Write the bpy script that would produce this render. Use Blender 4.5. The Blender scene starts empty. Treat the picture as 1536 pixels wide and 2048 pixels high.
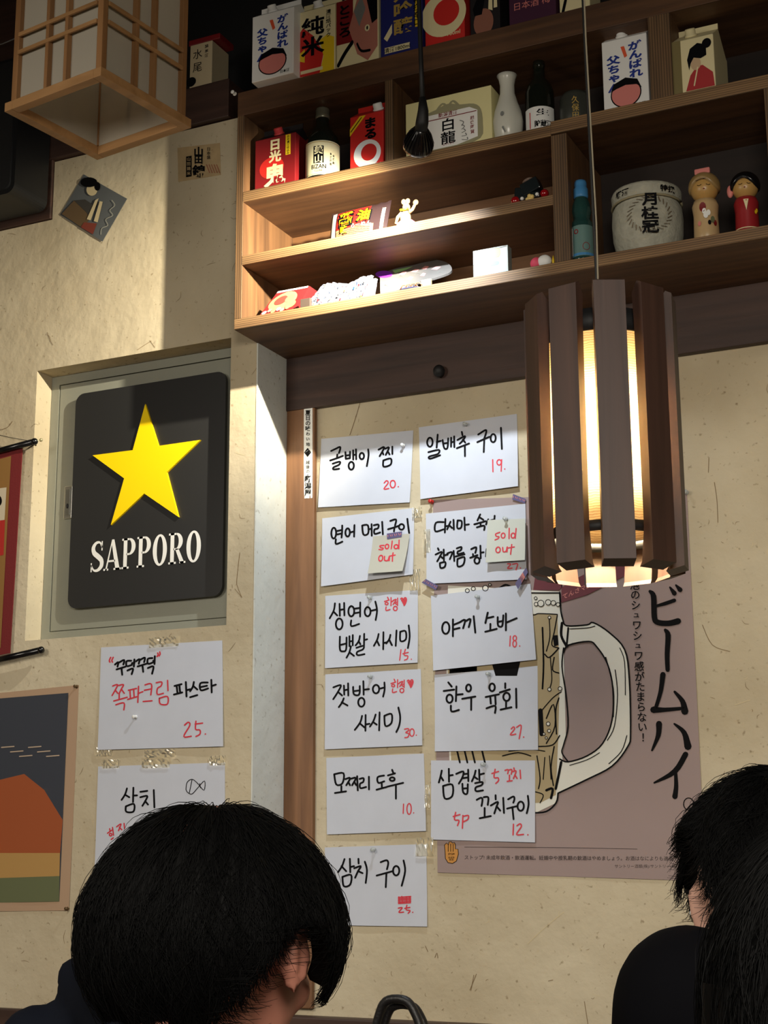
import bpy, bmesh, math, random
from mathutils import Vector, Matrix, noise
from mathutils.geometry import tessellate_polygon
random.seed(7)
SC = bpy.context.scene
COL = SC.collection
PI = math.pi
# ------------------------------------------------------------------ camera
FPX = 3031.8
CAM = Vector((0.0, 0.0, 1.25))
RX, ROLL, YAW = 1.790144, -0.005672, 0.44569
CR = Matrix.Rotation(YAW, 3, 'Z') @ Matrix.Rotation(RX, 3, 'X') @ Matrix.Rotation(ROLL, 3, 'Z')
cd = bpy.data.cameras.new('camera'); cam = bpy.data.objects.new('camera', cd); COL.objects.link(cam)
cam.matrix_world = Matrix.Translation(CAM) @ CR.to_4x4()
cd.sensor_fit = 'VERTICAL'; cd.sensor_height = 36.0; cd.sensor_width = 27.0
cd.lens = FPX / 2048 * 36.0; cd.clip_start = 0.05; cd.clip_end = 50
SC.camera = cam
# ------------------------------------------------------------------ world, exposure, lamps
w = bpy.data.worlds.new('world'); SC.world = w; w.use_nodes = True
w.node_tree.nodes['Background'].inputs[0].default_value = (1.0, 0.9, 0.8, 1)
w.node_tree.nodes['Background'].inputs[1].default_value = 0.02
SC.view_settings.view_transform = 'Standard'; SC.view_settings.look = 'None'
SC.view_settings.gamma = 1; SC.view_settings.use_curve_mapping = False
SC.view_settings.exposure = 0.0

def lamp(name, kind, loc, energy, col, size=0.1, aim=None, **kw):
    d = bpy.data.lights.new(name, kind); d.energy = energy; d.color = col
    if kind == 'AREA': d.size = size
    else: d.shadow_soft_size = size
    for k, v in kw.items(): setattr(d, k, v)
    o = bpy.data.objects.new(name, d); COL.objects.link(o); o.location = loc
    if aim is not None: o.rotation_euler = (Vector(aim) - Vector(loc)).to_track_quat('-Z', 'Y').to_euler()
    return o
# bulb of the black spotlight in front of the shelf: its core beam and its spill
SPOT = (-1.035, 2.302, 2.470)
lamp('spotlight_beam', 'SPOT', SPOT, 80, (1.0, 0.85, 0.58), 0.006, (-1.52, 2.62, 2.36), spot_size=1.35, spot_blend=1.0)
lamp('spotlight_spill', 'SPOT', SPOT, 29, (0.88, 0.95, 1.0), 0.006, (-1.535, 2.65, 1.92), spot_size=2.6, spot_blend=1.0)
# a twin spotlight over the next table, past the right edge of the photograph
lamp('spotlight_right', 'SPOT', (-0.12, 2.25, 2.42), 9, (1.0, 0.96, 0.86), 0.01, (-0.15, 2.85, 1.5), spot_size=1.7, spot_blend=0.8)
# added fill lights, unseen, behind and beside the camera for the room's ambience
lamp('room_fill_near', 'AREA', (0.3, -0.4, 2.05), 27, (1.0, 0.92, 0.80), 0.7, (-0.5, 2.6, 0.0), spread=2.2)
lamp('room_fill_left', 'AREA', (-1.9, 0.2, 2.15), 13, (1.0, 0.91, 0.78), 0.6, (-1.7, 2.6, 0.3), spread=2.3)

# ------------------------------------------------------------------ pixels of the photograph to places in the room
def ray(x, y): return CR @ Vector(((x - 768) / FPX, -(y - 1024) / FPX, -1.0))
def aty(x, y, Y): d = ray(x, y); return CAM + d * ((Y - CAM.y) / d.y)
def atx(x, y, X): d = ray(x, y); return CAM + d * ((X - CAM.x) / d.x)
def atz(x, y, Z): d = ray(x, y); return CAM + d * ((Z - CAM.z) / d.z)

# ------------------------------------------------------------------ materials
def lin(c):
    return tuple(((v / 255) / 12.92 if v / 255 <= .04045 else ((v / 255 + .055) / 1.055) ** 2.4) for v in c) + (1,)
MATS = {}
def mat(name, rgb, rough=0.6, metal=0.0, spec=0.5, var=0.0, vscale=8.0, bump=0.0, bscale=60.0, emit=None, estr=0, trans=0, coat=0):
    if name in MATS: return MATS[name]
    m = bpy.data.materials.new(name); m.use_nodes = True; nt = m.node_tree; b = nt.nodes['Principled BSDF']
    c = lin(rgb); b.inputs['Base Color'].default_value = c
    b.inputs['Roughness'].default_value = rough; b.inputs['Metallic'].default_value = metal
    b.inputs['Specular IOR Level'].default_value = spec
    b.inputs['Transmission Weight'].default_value = trans; b.inputs['Coat Weight'].default_value = coat
    if emit: b.inputs['Emission Color'].default_value = lin(emit); b.inputs['Emission Strength'].default_value = estr
    tc = nt.nodes.new('ShaderNodeTexCoord')
    if var:
        n = nt.nodes.new('ShaderNodeTexNoise'); n.inputs['Scale'].default_value = vscale; n.inputs['Detail'].default_value = 6
        nt.links.new(tc.outputs['Object'], n.inputs['Vector'])
        r = nt.nodes.new('ShaderNodeMapRange'); r.inputs[1].default_value = .3; r.inputs[2].default_value = .7
        r.inputs[3].default_value = 1 - var; r.inputs[4].default_value = 1 + var
        nt.links.new(n.outputs['Fac'], r.inputs[0])
        mx = nt.nodes.new('ShaderNodeVectorMath'); mx.operation = 'SCALE'; mx.inputs[0].default_value = c[:3]
        nt.links.new(r.outputs[0], mx.inputs['Scale']); nt.links.new(mx.outputs[0], b.inputs['Base Color'])
    if bump:
        n2 = nt.nodes.new('ShaderNodeTexNoise'); n2.inputs['Scale'].default_value = bscale; n2.inputs['Detail'].default_value = 8
        nt.links.new(tc.outputs['Object'], n2.inputs['Vector'])
        bp = nt.nodes.new('ShaderNodeBump'); bp.inputs['Strength'].default_value = bump; bp.inputs['Distance'].default_value = 0.004
        nt.links.new(n2.outputs['Fac'], bp.inputs['Height']); nt.links.new(bp.outputs[0], b.inputs['Normal'])
    MATS[name] = m; return m

def wood(name, ca, cb, axis='x', scale=1.0, rough=0.55, knots=True, lines=0):
    if name in MATS: return MATS[name]
    m = bpy.data.materials.new(name); m.use_nodes = True; nt = m.node_tree; b = nt.nodes['Principled BSDF']
    b.inputs['Roughness'].default_value = rough
    tc = nt.nodes.new('ShaderNodeTexCoord'); mp = nt.nodes.new('ShaderNodeMapping')
    s = [26 * scale] * 3; s['xyz'.index(axis)] = 1.6 * scale; mp.inputs['Scale'].default_value = s
    nt.links.new(tc.outputs['Object'], mp.inputs['Vector'])
    n = nt.nodes.new('ShaderNodeTexNoise'); n.inputs['Scale'].default_value = 1.6; n.inputs['Detail'].default_value = 9
    n.inputs['Distortion'].default_value = 0.6; nt.links.new(mp.outputs[0], n.inputs['Vector'])
    r = nt.nodes.new('ShaderNodeValToRGB'); r.color_ramp.elements[0].position = .32; r.color_ramp.elements[1].position = .68
    r.color_ramp.elements[0].color = lin(ca); r.color_ramp.elements[1].color = lin(cb)
    nt.links.new(n.outputs['Fac'], r.inputs[0])
    out = r.outputs[0]
    if lines:   # plies of a plywood edge
        sp = nt.nodes.new('ShaderNodeSeparateXYZ'); nt.links.new(tc.outputs['Object'], sp.inputs[0])
        ml = nt.nodes.new('ShaderNodeMath'); ml.operation = 'MULTIPLY'; ml.inputs[1].default_value = lines
        nt.links.new(sp.outputs['Z' if axis == 'x' else 'X'], ml.inputs[0])
        sn = nt.nodes.new('ShaderNodeMath'); sn.operation = 'SINE'; nt.links.new(ml.outputs[0], sn.inputs[0])
        mr = nt.nodes.new('ShaderNodeMapRange'); mr.inputs[1].default_value = .1; mr.inputs[2].default_value = .9
        mr.inputs[3].default_value = 1.0; mr.inputs[4].default_value = .42; nt.links.new(sn.outputs[0], mr.inputs[0])
        vm = nt.nodes.new('ShaderNodeVectorMath'); vm.operation = 'SCALE'
        nt.links.new(out, vm.inputs[0]); nt.links.new(mr.outputs[0], vm.inputs['Scale']); out = vm.outputs[0]
    nt.links.new(out, b.inputs['Base Color'])
    bp = nt.nodes.new('ShaderNodeBump'); bp.inputs['Strength'].default_value = .25; bp.inputs['Distance'].default_value = .002
    nt.links.new(n.outputs['Fac'], bp.inputs['Height']); nt.links.new(bp.outputs[0], b.inputs['Normal'])
    MATS[name] = m; return m

def plaster(name, ca, cb, cs):
    m = bpy.data.materials.new(name); m.use_nodes = True; nt = m.node_tree; b = nt.nodes['Principled BSDF']
    b.inputs['Roughness'].default_value = .85; b.inputs['Specular IOR Level'].default_value = .2
    tc = nt.nodes.new('ShaderNodeTexCoord')
    n = nt.nodes.new('ShaderNodeTexNoise'); n.inputs['Scale'].default_value = 3.2; n.inputs['Detail'].default_value = 7
    nt.links.new(tc.outputs['Object'], n.inputs['Vector'])
    r = nt.nodes.new('ShaderNodeValToRGB'); r.color_ramp.elements[0].position = .35; r.color_ramp.elements[1].position = .66
    r.color_ramp.elements[0].color = lin(ca); r.color_ramp.elements[1].color = lin(cb)
    nt.links.new(n.outputs['Fac'], r.inputs[0])
    n3 = nt.nodes.new('ShaderNodeTexNoise'); n3.inputs['Scale'].default_value = 95; n3.inputs['Detail'].default_value = 4
    nt.links.new(tc.outputs['Object'], n3.inputs['Vector'])
    r3 = nt.nodes.new('ShaderNodeMapRange'); r3.inputs[1].default_value = .63; r3.inputs[2].default_value = .78
    nt.links.new(n3.outputs['Fac'], r3.inputs[0])
    mx = nt.nodes.new('ShaderNodeMix'); mx.data_type = 'RGBA'; mx.inputs['B'].default_value = lin(cs)
    nt.links.new(r3.outputs[0], mx.inputs['Factor']); nt.links.new(r.outputs[0], mx.inputs['A'])
    nt.links.new(mx.outputs['Result'], b.inputs['Base Color'])
    n2 = nt.nodes.new('ShaderNodeTexNoise'); n2.inputs['Scale'].default_value = 28; n2.inputs['Detail'].default_value = 10
    nt.links.new(tc.outputs['Object'], n2.inputs['Vector'])
    bp = nt.nodes.new('ShaderNodeBump'); bp.inputs['Strength'].default_value = .55; bp.inputs['Distance'].default_value = .005
    nt.links.new(n2.outputs['Fac'], bp.inputs['Height']); nt.links.new(bp.outputs[0], b.inputs['Normal'])
    MATS[name] = m; return m

M_PLASTER = plaster('straw_plaster', (182, 168, 140), (203, 191, 164), (134, 116, 88))
M_WHITEP = plaster('white_plaster', (198, 200, 192), (216, 218, 211), (150, 145, 128))
M_BEAM = wood('dark_beam_wood', (48, 32, 26), (70, 48, 39), 'x')
M_POST = wood('post_wood', (104, 70, 44), (136, 95, 62), 'z')
M_SHELF = wood('shelf_wood', (72, 48, 31), (106, 73, 46), 'x')
M_SHELFV = wood('shelf_wood_upright', (80, 56, 36), (116, 83, 53), 'z')
M_PLY = wood('plywood_edge_wood', (112, 84, 56), (156, 122, 82), 'x', lines=1500)
M_PLYV = wood('plywood_edge_wood_upright', (88, 66, 44), (124, 94, 62), 'z', lines=1300)
M_SLAT = wood('slat_wood', (50, 32, 25), (72, 48, 38), 'z')
M_PINE = wood('lantern_wood', (142, 104, 62), (172, 130, 84), 'x', 0.8)
M_DARK = mat('black_paint', (16, 16, 17), .6)
M_PAPER = mat('menu_paper', (198, 202, 212), .75, spec=.2, var=.02, vscale=20)
M_INK = mat('black_marker', (7, 7, 11), .6, spec=.12)
M_RED = mat('red_marker', (206, 44, 62), .5)
M_CLEAR = mat('clear_plastic', (235, 240, 238), .12, trans=.6)
M_TAPE = mat('purple_tape', (84, 78, 122), .5)
M_WHITE = mat('white_print', (236, 236, 232), .5)
M_CREAM = mat('cream_print', (226, 214, 168), .55)
M_BLACKG = mat('black_gloss', (14, 14, 15), .22)
M_SKIN = mat('skin', (226, 178, 158), .5, var=.04)
M_HAIR = mat('black_hair', (5, 5, 5), .65, spec=.1)
def C_(name, rgb, rough=.5, **k): return mat(name, rgb, rough, **k)
M_PRED = C_('carton_red', (200, 40, 34)); M_DRED = C_('dark_red', (120, 20, 24)); M_YEL = C_('carton_yellow', (232, 196, 30))
M_NAVY = C_('navy', (28, 34, 104)); M_BLUE = C_('letter_blue', (28, 52, 140)); M_ORG = C_('orange_print', (226, 92, 54))
M_GREY = C_('grey_print', (120, 122, 118)); M_PINK = C_('pink_print', (214, 128, 120)); M_GOLD = C_('gold_print', (176, 146, 70))

# ------------------------------------------------------------------ mesh building
class MB:
    def __init__(s): s.v = []; s.f = []; s.sm = []
    def add(s, vs, fs, smooth=False):
        o = len(s.v); s.v += [Vector(a) for a in vs]
        for f in fs: s.f.append([o + i for i in f]); s.sm.append(smooth)
        return s
    def box(s, x0, x1, y0, y1, z0, z1, b=0.0, rz=0, c=None):
        if x0 > x1: x0, x1 = x1, x0
        if b <= 0:
            vs = [(x, y, z) for z in (z0, z1) for y in (y0, y1) for x in (x0, x1)]
            fs = [(0, 2, 3, 1), (4, 5, 7, 6), (0, 1, 5, 4), (1, 3, 7, 5), (3, 2, 6, 7), (2, 0, 4, 6)]
            return s.add(vs, fs)
        bm = bmesh.new(); bmesh.ops.create_cube(bm, size=1)
        for v in bm.verts: v.co = Vector(((x0 + x1) / 2 + v.co.x * (x1 - x0), (y0 + y1) / 2 + v.co.y * (y1 - y0), (z0 + z1) / 2 + v.co.z * (z1 - z0)))
        bmesh.ops.bevel(bm, geom=bm.edges[:], offset=b, segments=2, affect='EDGES', profile=.5)
        bm.verts.index_update(); s.add([v.co for v in bm.verts], [[v.index for v in f.verts] for f in bm.faces]); bm.free(); return s
    def prism(s, poly, f):          # poly: list of 2D, f(u,v,k) -> 3D for k 0 (front) and 1 (back)
        n = len(poly); a = [f(p[0], p[1], 0) for p in poly]; b = [f(p[0], p[1], 1) for p in poly]
        tr = tessellate_polygon([[Vector((p[0], p[1], 0)) for p in poly]])
        return s.add(a + b, [tuple(t) for t in tr] + [tuple(n + i for i in reversed(t)) for t in tr] + [(i, (i + 1) % n, n + (i + 1) % n, n + i) for i in range(n)])
    def lathe(s, prof, c=(0, 0, 0), n=32, rot=None, smooth=True):
        vs = []; fs = []; c = Vector(c)
        for r, z in prof:
            for i in range(n):
                a = 2 * PI * i / n; p = Vector((r * math.cos(a), r * math.sin(a), z))
                if rot is not None: p = rot @ p
                vs.append(c + p)
        for k in range(len(prof) - 1):
            for i in range(n):
                j = (i + 1) % n; fs.append((k * n + i, k * n + j, (k + 1) * n + j, (k + 1) * n + i))
        fs.append(tuple(range(n))[::-1]); fs.append(tuple((len(prof) - 1) * n + i for i in range(n)))
        return s.add(vs, fs, smooth)
    def tube(s, pts, r, n=8, smooth=True):
        pts = [Vector(p) for p in pts]; rs = r if isinstance(r, (list, tuple)) else [r] * len(pts)
        vs = []; fs = []; up = Vector((0.13, 0.31, 0.94)).normalized()
        for k, p in enumerate(pts):
            t = (pts[min(k + 1, len(pts) - 1)] - pts[max(k - 1, 0)])
            t = t.normalized() if t.length > 1e-9 else Vector((0, 0, 1))
            a = t.cross(up)
            if a.length < .05: a = t.cross(Vector((1, 0, 0)))
            a.normalize(); b = t.cross(a)
            for i in range(n):
                q = 2 * PI * i / n; vs.append(p + a * (rs[k] * math.cos(q)) + b * (rs[k] * math.sin(q)))
        for k in range(len(pts) - 1):
            for i in range(n):
                j = (i + 1) % n; fs.append((k * n + i, k * n + j, (k + 1) * n + j, (k + 1) * n + i))
        fs.append(tuple(range(n))[::-1]); fs.append(tuple((len(pts) - 1) * n + i for i in range(n)))
        return s.add(vs, fs, smooth)
    def ball(s, c, r, n=16, m=10, rot=None):
        r = r if isinstance(r, (tuple, list)) else (r, r, r); c = Vector(c); vs = []; fs = []
        for k in range(m + 1):
            th = PI * (0.02 + 0.96 * k / m)
            for i in range(n):
                a = 2 * PI * i / n; p = Vector((r[0] * math.sin(th) * math.cos(a), r[1] * math.sin(th) * math.sin(a), r[2] * math.cos(th)))
                if rot is not None: p = rot @ p
                vs.append(c + p)
        for k in range(m):
            for i in range(n):
                j = (i + 1) % n; fs.append((k * n + i, (k + 1) * n + i, (k + 1) * n + j, k * n + j))
        fs.append(tuple(range(n))); fs.append(tuple(m * n + i for i in range(n))[::-1])
        return s.add(vs, fs, True)
    def grid(s, f, nu, nv, smooth=True):
        vs = [f(i / nu, j / nv) for j in range(nv + 1) for i in range(nu + 1)]
        fs = [(j * (nu + 1) + i, j * (nu + 1) + i + 1, (j + 1) * (nu + 1) + i + 1, (j + 1) * (nu + 1) + i) for j in range(nv) for i in range(nu)]
        return s.add(vs, fs, smooth)
    def build(s, name, m, parent=None, label=None, kind=None):
        me = bpy.data.meshes.new(name)
        off = Vector((0, 0, 0))
        if parent is not None:
            off = parent.location.copy(); pp = parent.parent
            while pp is not None: off += pp.location; pp = pp.parent
        me.from_pydata([v - off for v in s.v], [], s.f); me.update()
        me.polygons.foreach_set('use_smooth', s.sm)
        me.materials.append(m)
        o = bpy.data.objects.new(name, me); COL.objects.link(o)
        if parent is not None: o.parent = parent
        if label: o['label'] = label
        if kind: o['kind'] = kind
        return o

def thing(name, label, cat, loc, group=None):
    o = bpy.data.objects.new(name, None); COL.objects.link(o); o.location = Vector(loc); o.empty_display_size = .02
    o['label'] = label; o['category'] = cat
    if group: o['group'] = group
    return o
def tag(o, label, cat, group=None):
    o['label'] = label; o['category'] = cat
    if group: o['group'] = group
    return o
def struct(o): o['kind'] = 'structure'; return o

# ------------------------------------------------------------------ flat print on a surface: strokes, shapes and type
GLY = {}
def glyphs(txt, bold=0.0):
    k = (txt, bold)
    if k in GLY: return GLY[k]
    cu = bpy.data.curves.new('type', 'FONT'); cu.body = txt; cu.size = 1.0; cu.resolution_u = 2; cu.offset = bold
    cu.align_x = 'CENTER'; cu.align_y = 'CENTER'; cu.space_line = .92
    ob = bpy.data.objects.new('type', cu); COL.objects.link(ob)
    dg = bpy.context.evaluated_depsgraph_get(); me = bpy.data.meshes.new_from_object(ob.evaluated_get(dg))
    vs = [(v.co.x, v.co.y) for v in me.vertices]; fs = [tuple(p.vertices) for p in me.polygons]
    if vs:
        cx = (min(v[0] for v in vs) + max(v[0] for v in vs)) / 2; cy = (min(v[1] for v in vs) + max(v[1] for v in vs)) / 2
        vs = [(a - cx, b - cy) for a, b in vs]
    bpy.data.objects.remove(ob); bpy.data.curves.remove(cu); bpy.data.meshes.remove(me)
    GLY[k] = (vs, fs); return GLY[k]
def catmull(P, n=4):
    if len(P) < 3: return P
    out = []
    for i in range(len(P) - 1):
        p0 = P[max(i - 1, 0)]; p1 = P[i]; p2 = P[i + 1]; p3 = P[min(i + 2, len(P) - 1)]
        for k in range(n):
            t = k / n
            out.append(tuple(.5 * (2 * p1[j] + (p2[j] - p0[j]) * t + (2 * p0[j] - 5 * p1[j] + 4 * p2[j] - p3[j]) * t * t + (3 * p1[j] - p0[j] - 3 * p2[j] + p3[j]) * t ** 3) for j in (0, 1)))
    out.append(P[-1]); return out
class Ink:
    """f(u, v, layer) -> point in the room; down = the v axis runs downwards (photo coordinates)"""
    def __init__(s, f, down=True):
        s.c = 0; s.f = lambda u, v, l: f(u, v, l + (s.c % 16) * .05); s.down = down; s.m = {}   # overlapping shapes never share a plane
    def mb(s, m): s.c += 1; return s.m.setdefault(m.name, (MB(), m))[0]
    def poly(s, pts, m, layer=1):
        tr = tessellate_polygon([[Vector((p[0], p[1], 0)) for p in pts]])
        s.mb(m).add([s.f(p[0], p[1], layer) for p in pts], [tuple(t) for t in tr])
    def ell(s, cx, cy, rx, ry, m, layer=1, n=24): s.poly([(cx + rx * math.cos(2 * PI * i / n), cy + ry * math.sin(2 * PI * i / n)) for i in range(n)], m, layer)
    def rect(s, x0, y0, x1, y1, m, layer=1): s.mb(m).grid(lambda u, v: s.f(x0 + (x1 - x0) * u, y0 + (y1 - y0) * v, layer), 10, 2, False)
    def line(s, pts, w, m, layer=1, smooth=True, close=False):
        pts = [tuple(p) for p in pts]
        if close: pts = pts + [pts[0]]
        ws = w if isinstance(w, (list, tuple)) else [w] * len(pts)
        if smooth and len(pts) > 2:
            Q = catmull([(a, b) for a, b in pts]); W = []
            for i in range(len(ws) - 1):
                for k in range(4): W.append(ws[i] + (ws[i + 1] - ws[i]) * k / 4)
            W.append(ws[-1])
        else: Q, W = pts, ws
        n = len(Q); vs = []; fs = []
        for i, (x, y) in enumerate(Q):
            ax, ay = Q[max(i - 1, 0)]; bx, by = Q[min(i + 1, n - 1)]
            if close and i in (0, n - 1): ax, ay = Q[n - 2]; bx, by = Q[1]
            dx, dy = bx - ax, by - ay; L = math.hypot(dx, dy) or 1; nx, ny = -dy / L * W[i] / 2, dx / L * W[i] / 2
            vs += [s.f(x + nx, y + ny, layer), s.f(x - nx, y - ny, layer)]
        for i in range(n - 1): fs.append((2 * i, 2 * i + 1, 2 * i + 3, 2 * i + 2))
        b = s.mb(m); b.add(vs, fs)
        if not close:
            for (x, y), ww in ((Q[0], W[0]), (Q[-1], W[-1])):
                b.add([s.f(x + ww / 2 * math.cos(k * PI / 4), y + ww / 2 * math.sin(k * PI / 4), layer) for k in range(8)], [tuple(range(8))])
    def ring(s, cx, cy, rx, ry, w, m, layer=1, n=14): s.line([(cx + rx * math.cos(2 * PI * i / n), cy + ry * math.sin(2 * PI * i / n)) for i in range(n)], w, m, layer, close=True)
    def text(s, t, cx, cy, h, m, layer=1, bold=.0, wx=1.0, sk=0.0):
        vs, fs = glyphs(t, bold); sg = -1 if s.down else 1
        s.mb(m).add([s.f(cx + a * h * wx, cy + sg * (b * h) + sk * a * h * wx, layer) for a, b in vs], fs)
    def hand(s, data, m, w, x0=0, y0=0, k=1.0, dx=0, dy=0, layer=1):
        """handwriting: ';' separated strokes 'x y x y ..' or 'O cx cy rx ry', in the coordinates of an enlargement"""
        for st in data.split(';'):
            t = st.split()
            if not t: continue
            s.c += 1
            g = lambda a, b: (x0 + (float(a) + dx) / k, y0 + (float(b) + dy) / k)
            if t[0] == 'O':
                c = g(t[1], t[2]); s.ring(c[0], c[1], float(t[3]) / k, float(t[4]) / k, w, m, layer)
            elif t[0] == 'D':
                c = g(t[1], t[2]); s.ell(c[0], c[1], w * .55, w * .55, m, layer, 8)
            else: s.line([g(t[i], t[i + 1]) for i in range(0, len(t), 2)], w, m, layer)
    def build(s, parent, names=None, default='print'):
        out = []
        for k, (b, m) in s.m.items():
            if b.f: out.append(b.build((names or {}).get(k, default), m, parent))
        return out
# ================================================================== THE ROOM
YF, YB, YS = 2.59, 2.725, 2.4955          # protruding wall, recessed wall, front of the shelf
b = MB()
XC = -1.527
b.box(-3.4, -2.095, YF, 2.9, 0, 2.658); b.box(-2.095, XC, YF, 2.9, 0, 1.693); b.box(-2.095, -2.072, YF, 2.9, 2.30, 2.658)
b.box(-1.59, XC, YF, 2.9, 1.693, 2.30); b.box(-2.072, XC, YF, 2.9, 2.30, 2.80); b.box(-2.095, -1.59, 2.66, 2.9, 1.693, 2.30)
wall_l = struct(b.build('wall_left', M_PLASTER))
wall_b = struct(MB().box(XC, 1.6, YB, 2.9, 0, 3.4).build('wall_back', M_PLASTER))
struct(MB().box(-3.4, XC, 2.78, 2.9, 2.80, 3.4).build('wall_upper', M_DARK))
struct(MB().box(XC, 1.5, 2.713, YB, 2.802, 3.4).build('wall_upper', M_DARK))
struct(MB().box(1.5, 1.6, -2.6, 2.9, 0, 3.4).build('wall_right', M_PLASTER))
struct(MB().box(-3.5, -3.4, -2.6, 2.9, 0, 3.4).build('wall_side', M_PLASTER))
struct(MB().box(-3.5, 1.6, -2.7, -2.6, 0, 3.4).build('wall_front', M_PLASTER))
struct(MB().box(-3.5, 1.6, -2.7, 2.9, -.1, 0).build('floor', wood('floor_wood', (70, 48, 34), (96, 68, 48), 'y')))
struct(MB().box(-3.5, 1.6, -2.7, 2.9, 3.4, 3.5).build('ceiling', M_DARK))
# white painted return of the pillar, brown post and beam of the recess
struct(MB().box(XC, XC + .003, YF - .001, YB, 0.95, 2.279).build('trim_1', M_WHITEP))
struct(MB().box(XC + .003, -1.457, 2.712, YB, .95, 2.40, .002).build('trim_2', M_POST))
struct(MB().box(XC + .003, 1.5, 2.708, YB, 2.162, 2.40, .002).build('trim_3', M_BEAM))
struct(MB().box(-3.4, -1.60, 2.578, 2.66, 2.803, 2.893, .002).build('trim_4', M_BEAM))
struct(MB().box(-3.4, -2.074, 2.584, 2.66, 2.66, 3.4, .002).build('trim_5', M_BEAM))
struct(MB().box(-3.4, XC, 2.57, YF, .885, .940, .003).build('trim_6', M_BEAM))
struct(MB().box(XC, 1.5, 2.69, YB, .885, .937, .003).build('trim_7', M_BEAM))

# straw and scratches in the plaster
M_STRAW = mat('straw', (120, 96, 62), .8); M_STRAWL = mat('pale_straw', (206, 190, 150), .8)
def straws(Y, x0, x1, z0, z1, n, seed, wall, holes=()):
    rnd = random.Random(seed); ink = Ink(lambda u, v, l: Vector((u, Y - .0006, v)), False)
    for i in range(n):
        x = rnd.uniform(x0, x1); z = rnd.uniform(z0, z1)
        if any(a < x < b_ and c < z < d for a, b_, c, d in holes): continue
        L = rnd.choice((.004, .006, .008, .012, .02)) * rnd.uniform(.6, 1.4); a = rnd.uniform(0, PI); q = rnd.uniform(-.3, .3) * L
        dx, dz = math.cos(a) * L, math.sin(a) * L
        ink.line([(x, z), (x + dx / 2 - dz / L * q, z + dz / 2 + dx / L * q), (x + dx, z + dz)], [.0004, .0008, .0003], M_STRAW if rnd.random() < .75 else M_STRAWL)
    for o in ink.build(wall, default='straw'): o['kind'] = 'stuff'
straws(YF, -2.35, XC - .005, .95, 2.79, 300, 3, wall_l, [(-2.1, -1.585, 1.68, 2.31), (-2.4, -2.06, 2.65, 2.9)])
straws(YB, -1.45, -.3, .95, 2.155, 240, 5, wall_b)
cr = Ink(lambda u, v, l: aty(u, v, YF) + Vector((0, -.0007, 0)))
for t in ('275 700 290 690 303 682;300 681 310 695', '0 860 15 855 25 843', '95 665 100 680 106 690', '480 1105 474 1160 476 1175 484 1195;470 1178 484 1195', '280 1335 285 1320'):
    cr.hand(t, M_STRAW, .9)
for o in cr.build(wall_l, default='straw'): o['kind'] = 'stuff'
cr = Ink(lambda u, v, l: aty(u, v, YB) + Vector((0, -.0007, 0)))
for t, m_ in (('1429 965 1434 1000 1436 1045', M_STRAW), ('1405 1250 1425 1290 1460 1303', M_STRAW), ('1055 1888 1090 1855 1128 1824', M_STRAWL), ('953 1948 940 1980;948 1950 942 1981', M_STRAW),
             ('1169 2003 1176 2048', M_STRAW), ('722 800 710 840 700 870', M_STRAW), ('1097 1962 1106 1960', M_STRAW), ('851 1892 856 1903;870 1915 874 1906 876 1916', M_STRAW), ('1470 1410 1500 1400', M_STRAWL), ('1418 915 1417 945', M_STRAW)):
    cr.hand(t, m_, 1.1)
for o in cr.build(wall_b, default='straw'): o['kind'] = 'stuff'

# ================================================================== MAIN OBJECTS
# ---- the wall shelf
sh = thing('wall_shelf', 'long open wooden wall shelf of plywood boards crowded with bottles and cartons', 'shelf', (-1.0, 2.6, 2.278))
XL, XR = -1.526, 0.9
def board(z0, z1, x0, x1, y1=2.707, em=None):
    MB().box(x0, x1, YS + .004, y1, z0, z1).build('board', M_SHELF, sh)
    MB().box(x0, x1, YS, YS + .004, z0, z1, .0008).build('board_edge', em or M_PLY, sh)
board(2.278, 2.300, XL, XR); board(2.414, 2.434, -1.510, -.842); board(2.552, 2.574, -1.510, -.842)
board(2.555, 2.581, -.842, XR); board(2.746, 2.800, XL, XR, em=M_SHELF)
def upright(x0, x1, z0, z1, y1=2.707):
    MB().box(x0, x1, YS + .004, y1, z0, z1).build('upright', M_SHELFV, sh)
    MB().box(x0, x1, YS, YS + .004, z0, z1, .0008).build('upright_edge', M_PLYV, sh)
upright(XL, -1.510, 2.300, 2.746); upright(-.842, -.812, 2.300, 2.552); upright(-1.185, -1.168, 2.574, 2.746)
upright(-.648, -.607, 2.581, 2.746); upright(-.447, -.430, 2.300, 2.555)
MB().box(-1.510, -.83, 2.7072, 2.7074, 2.300, 2.56).build('back_panel', wood('shelf_back_lit', (92, 62, 36), (118, 82, 50), 'x'), sh)  # lit copy of the back wood, for the spotlit cells
MB().box(XL, XR, 2.7075, 2.7078, 2.300, 2.80).build('back_panel', wood('shelf_back_shaded', (30, 22, 18), (42, 31, 25), 'x', rough=.8), sh)  # same back wood, with the shade of the unlit cells put into its colour
tag(MB().ball(aty(878, 742, 2.697), (.012, .012, .013)).lathe([(.006, 0), (.006, .016)], aty(878, 742, 2.697), 12, Matrix.Rotation(-PI / 2, 3, 'X')).build('coat_peg', M_DARK), 'small round black peg on the dark beam above the menu cards', 'peg')
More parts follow.
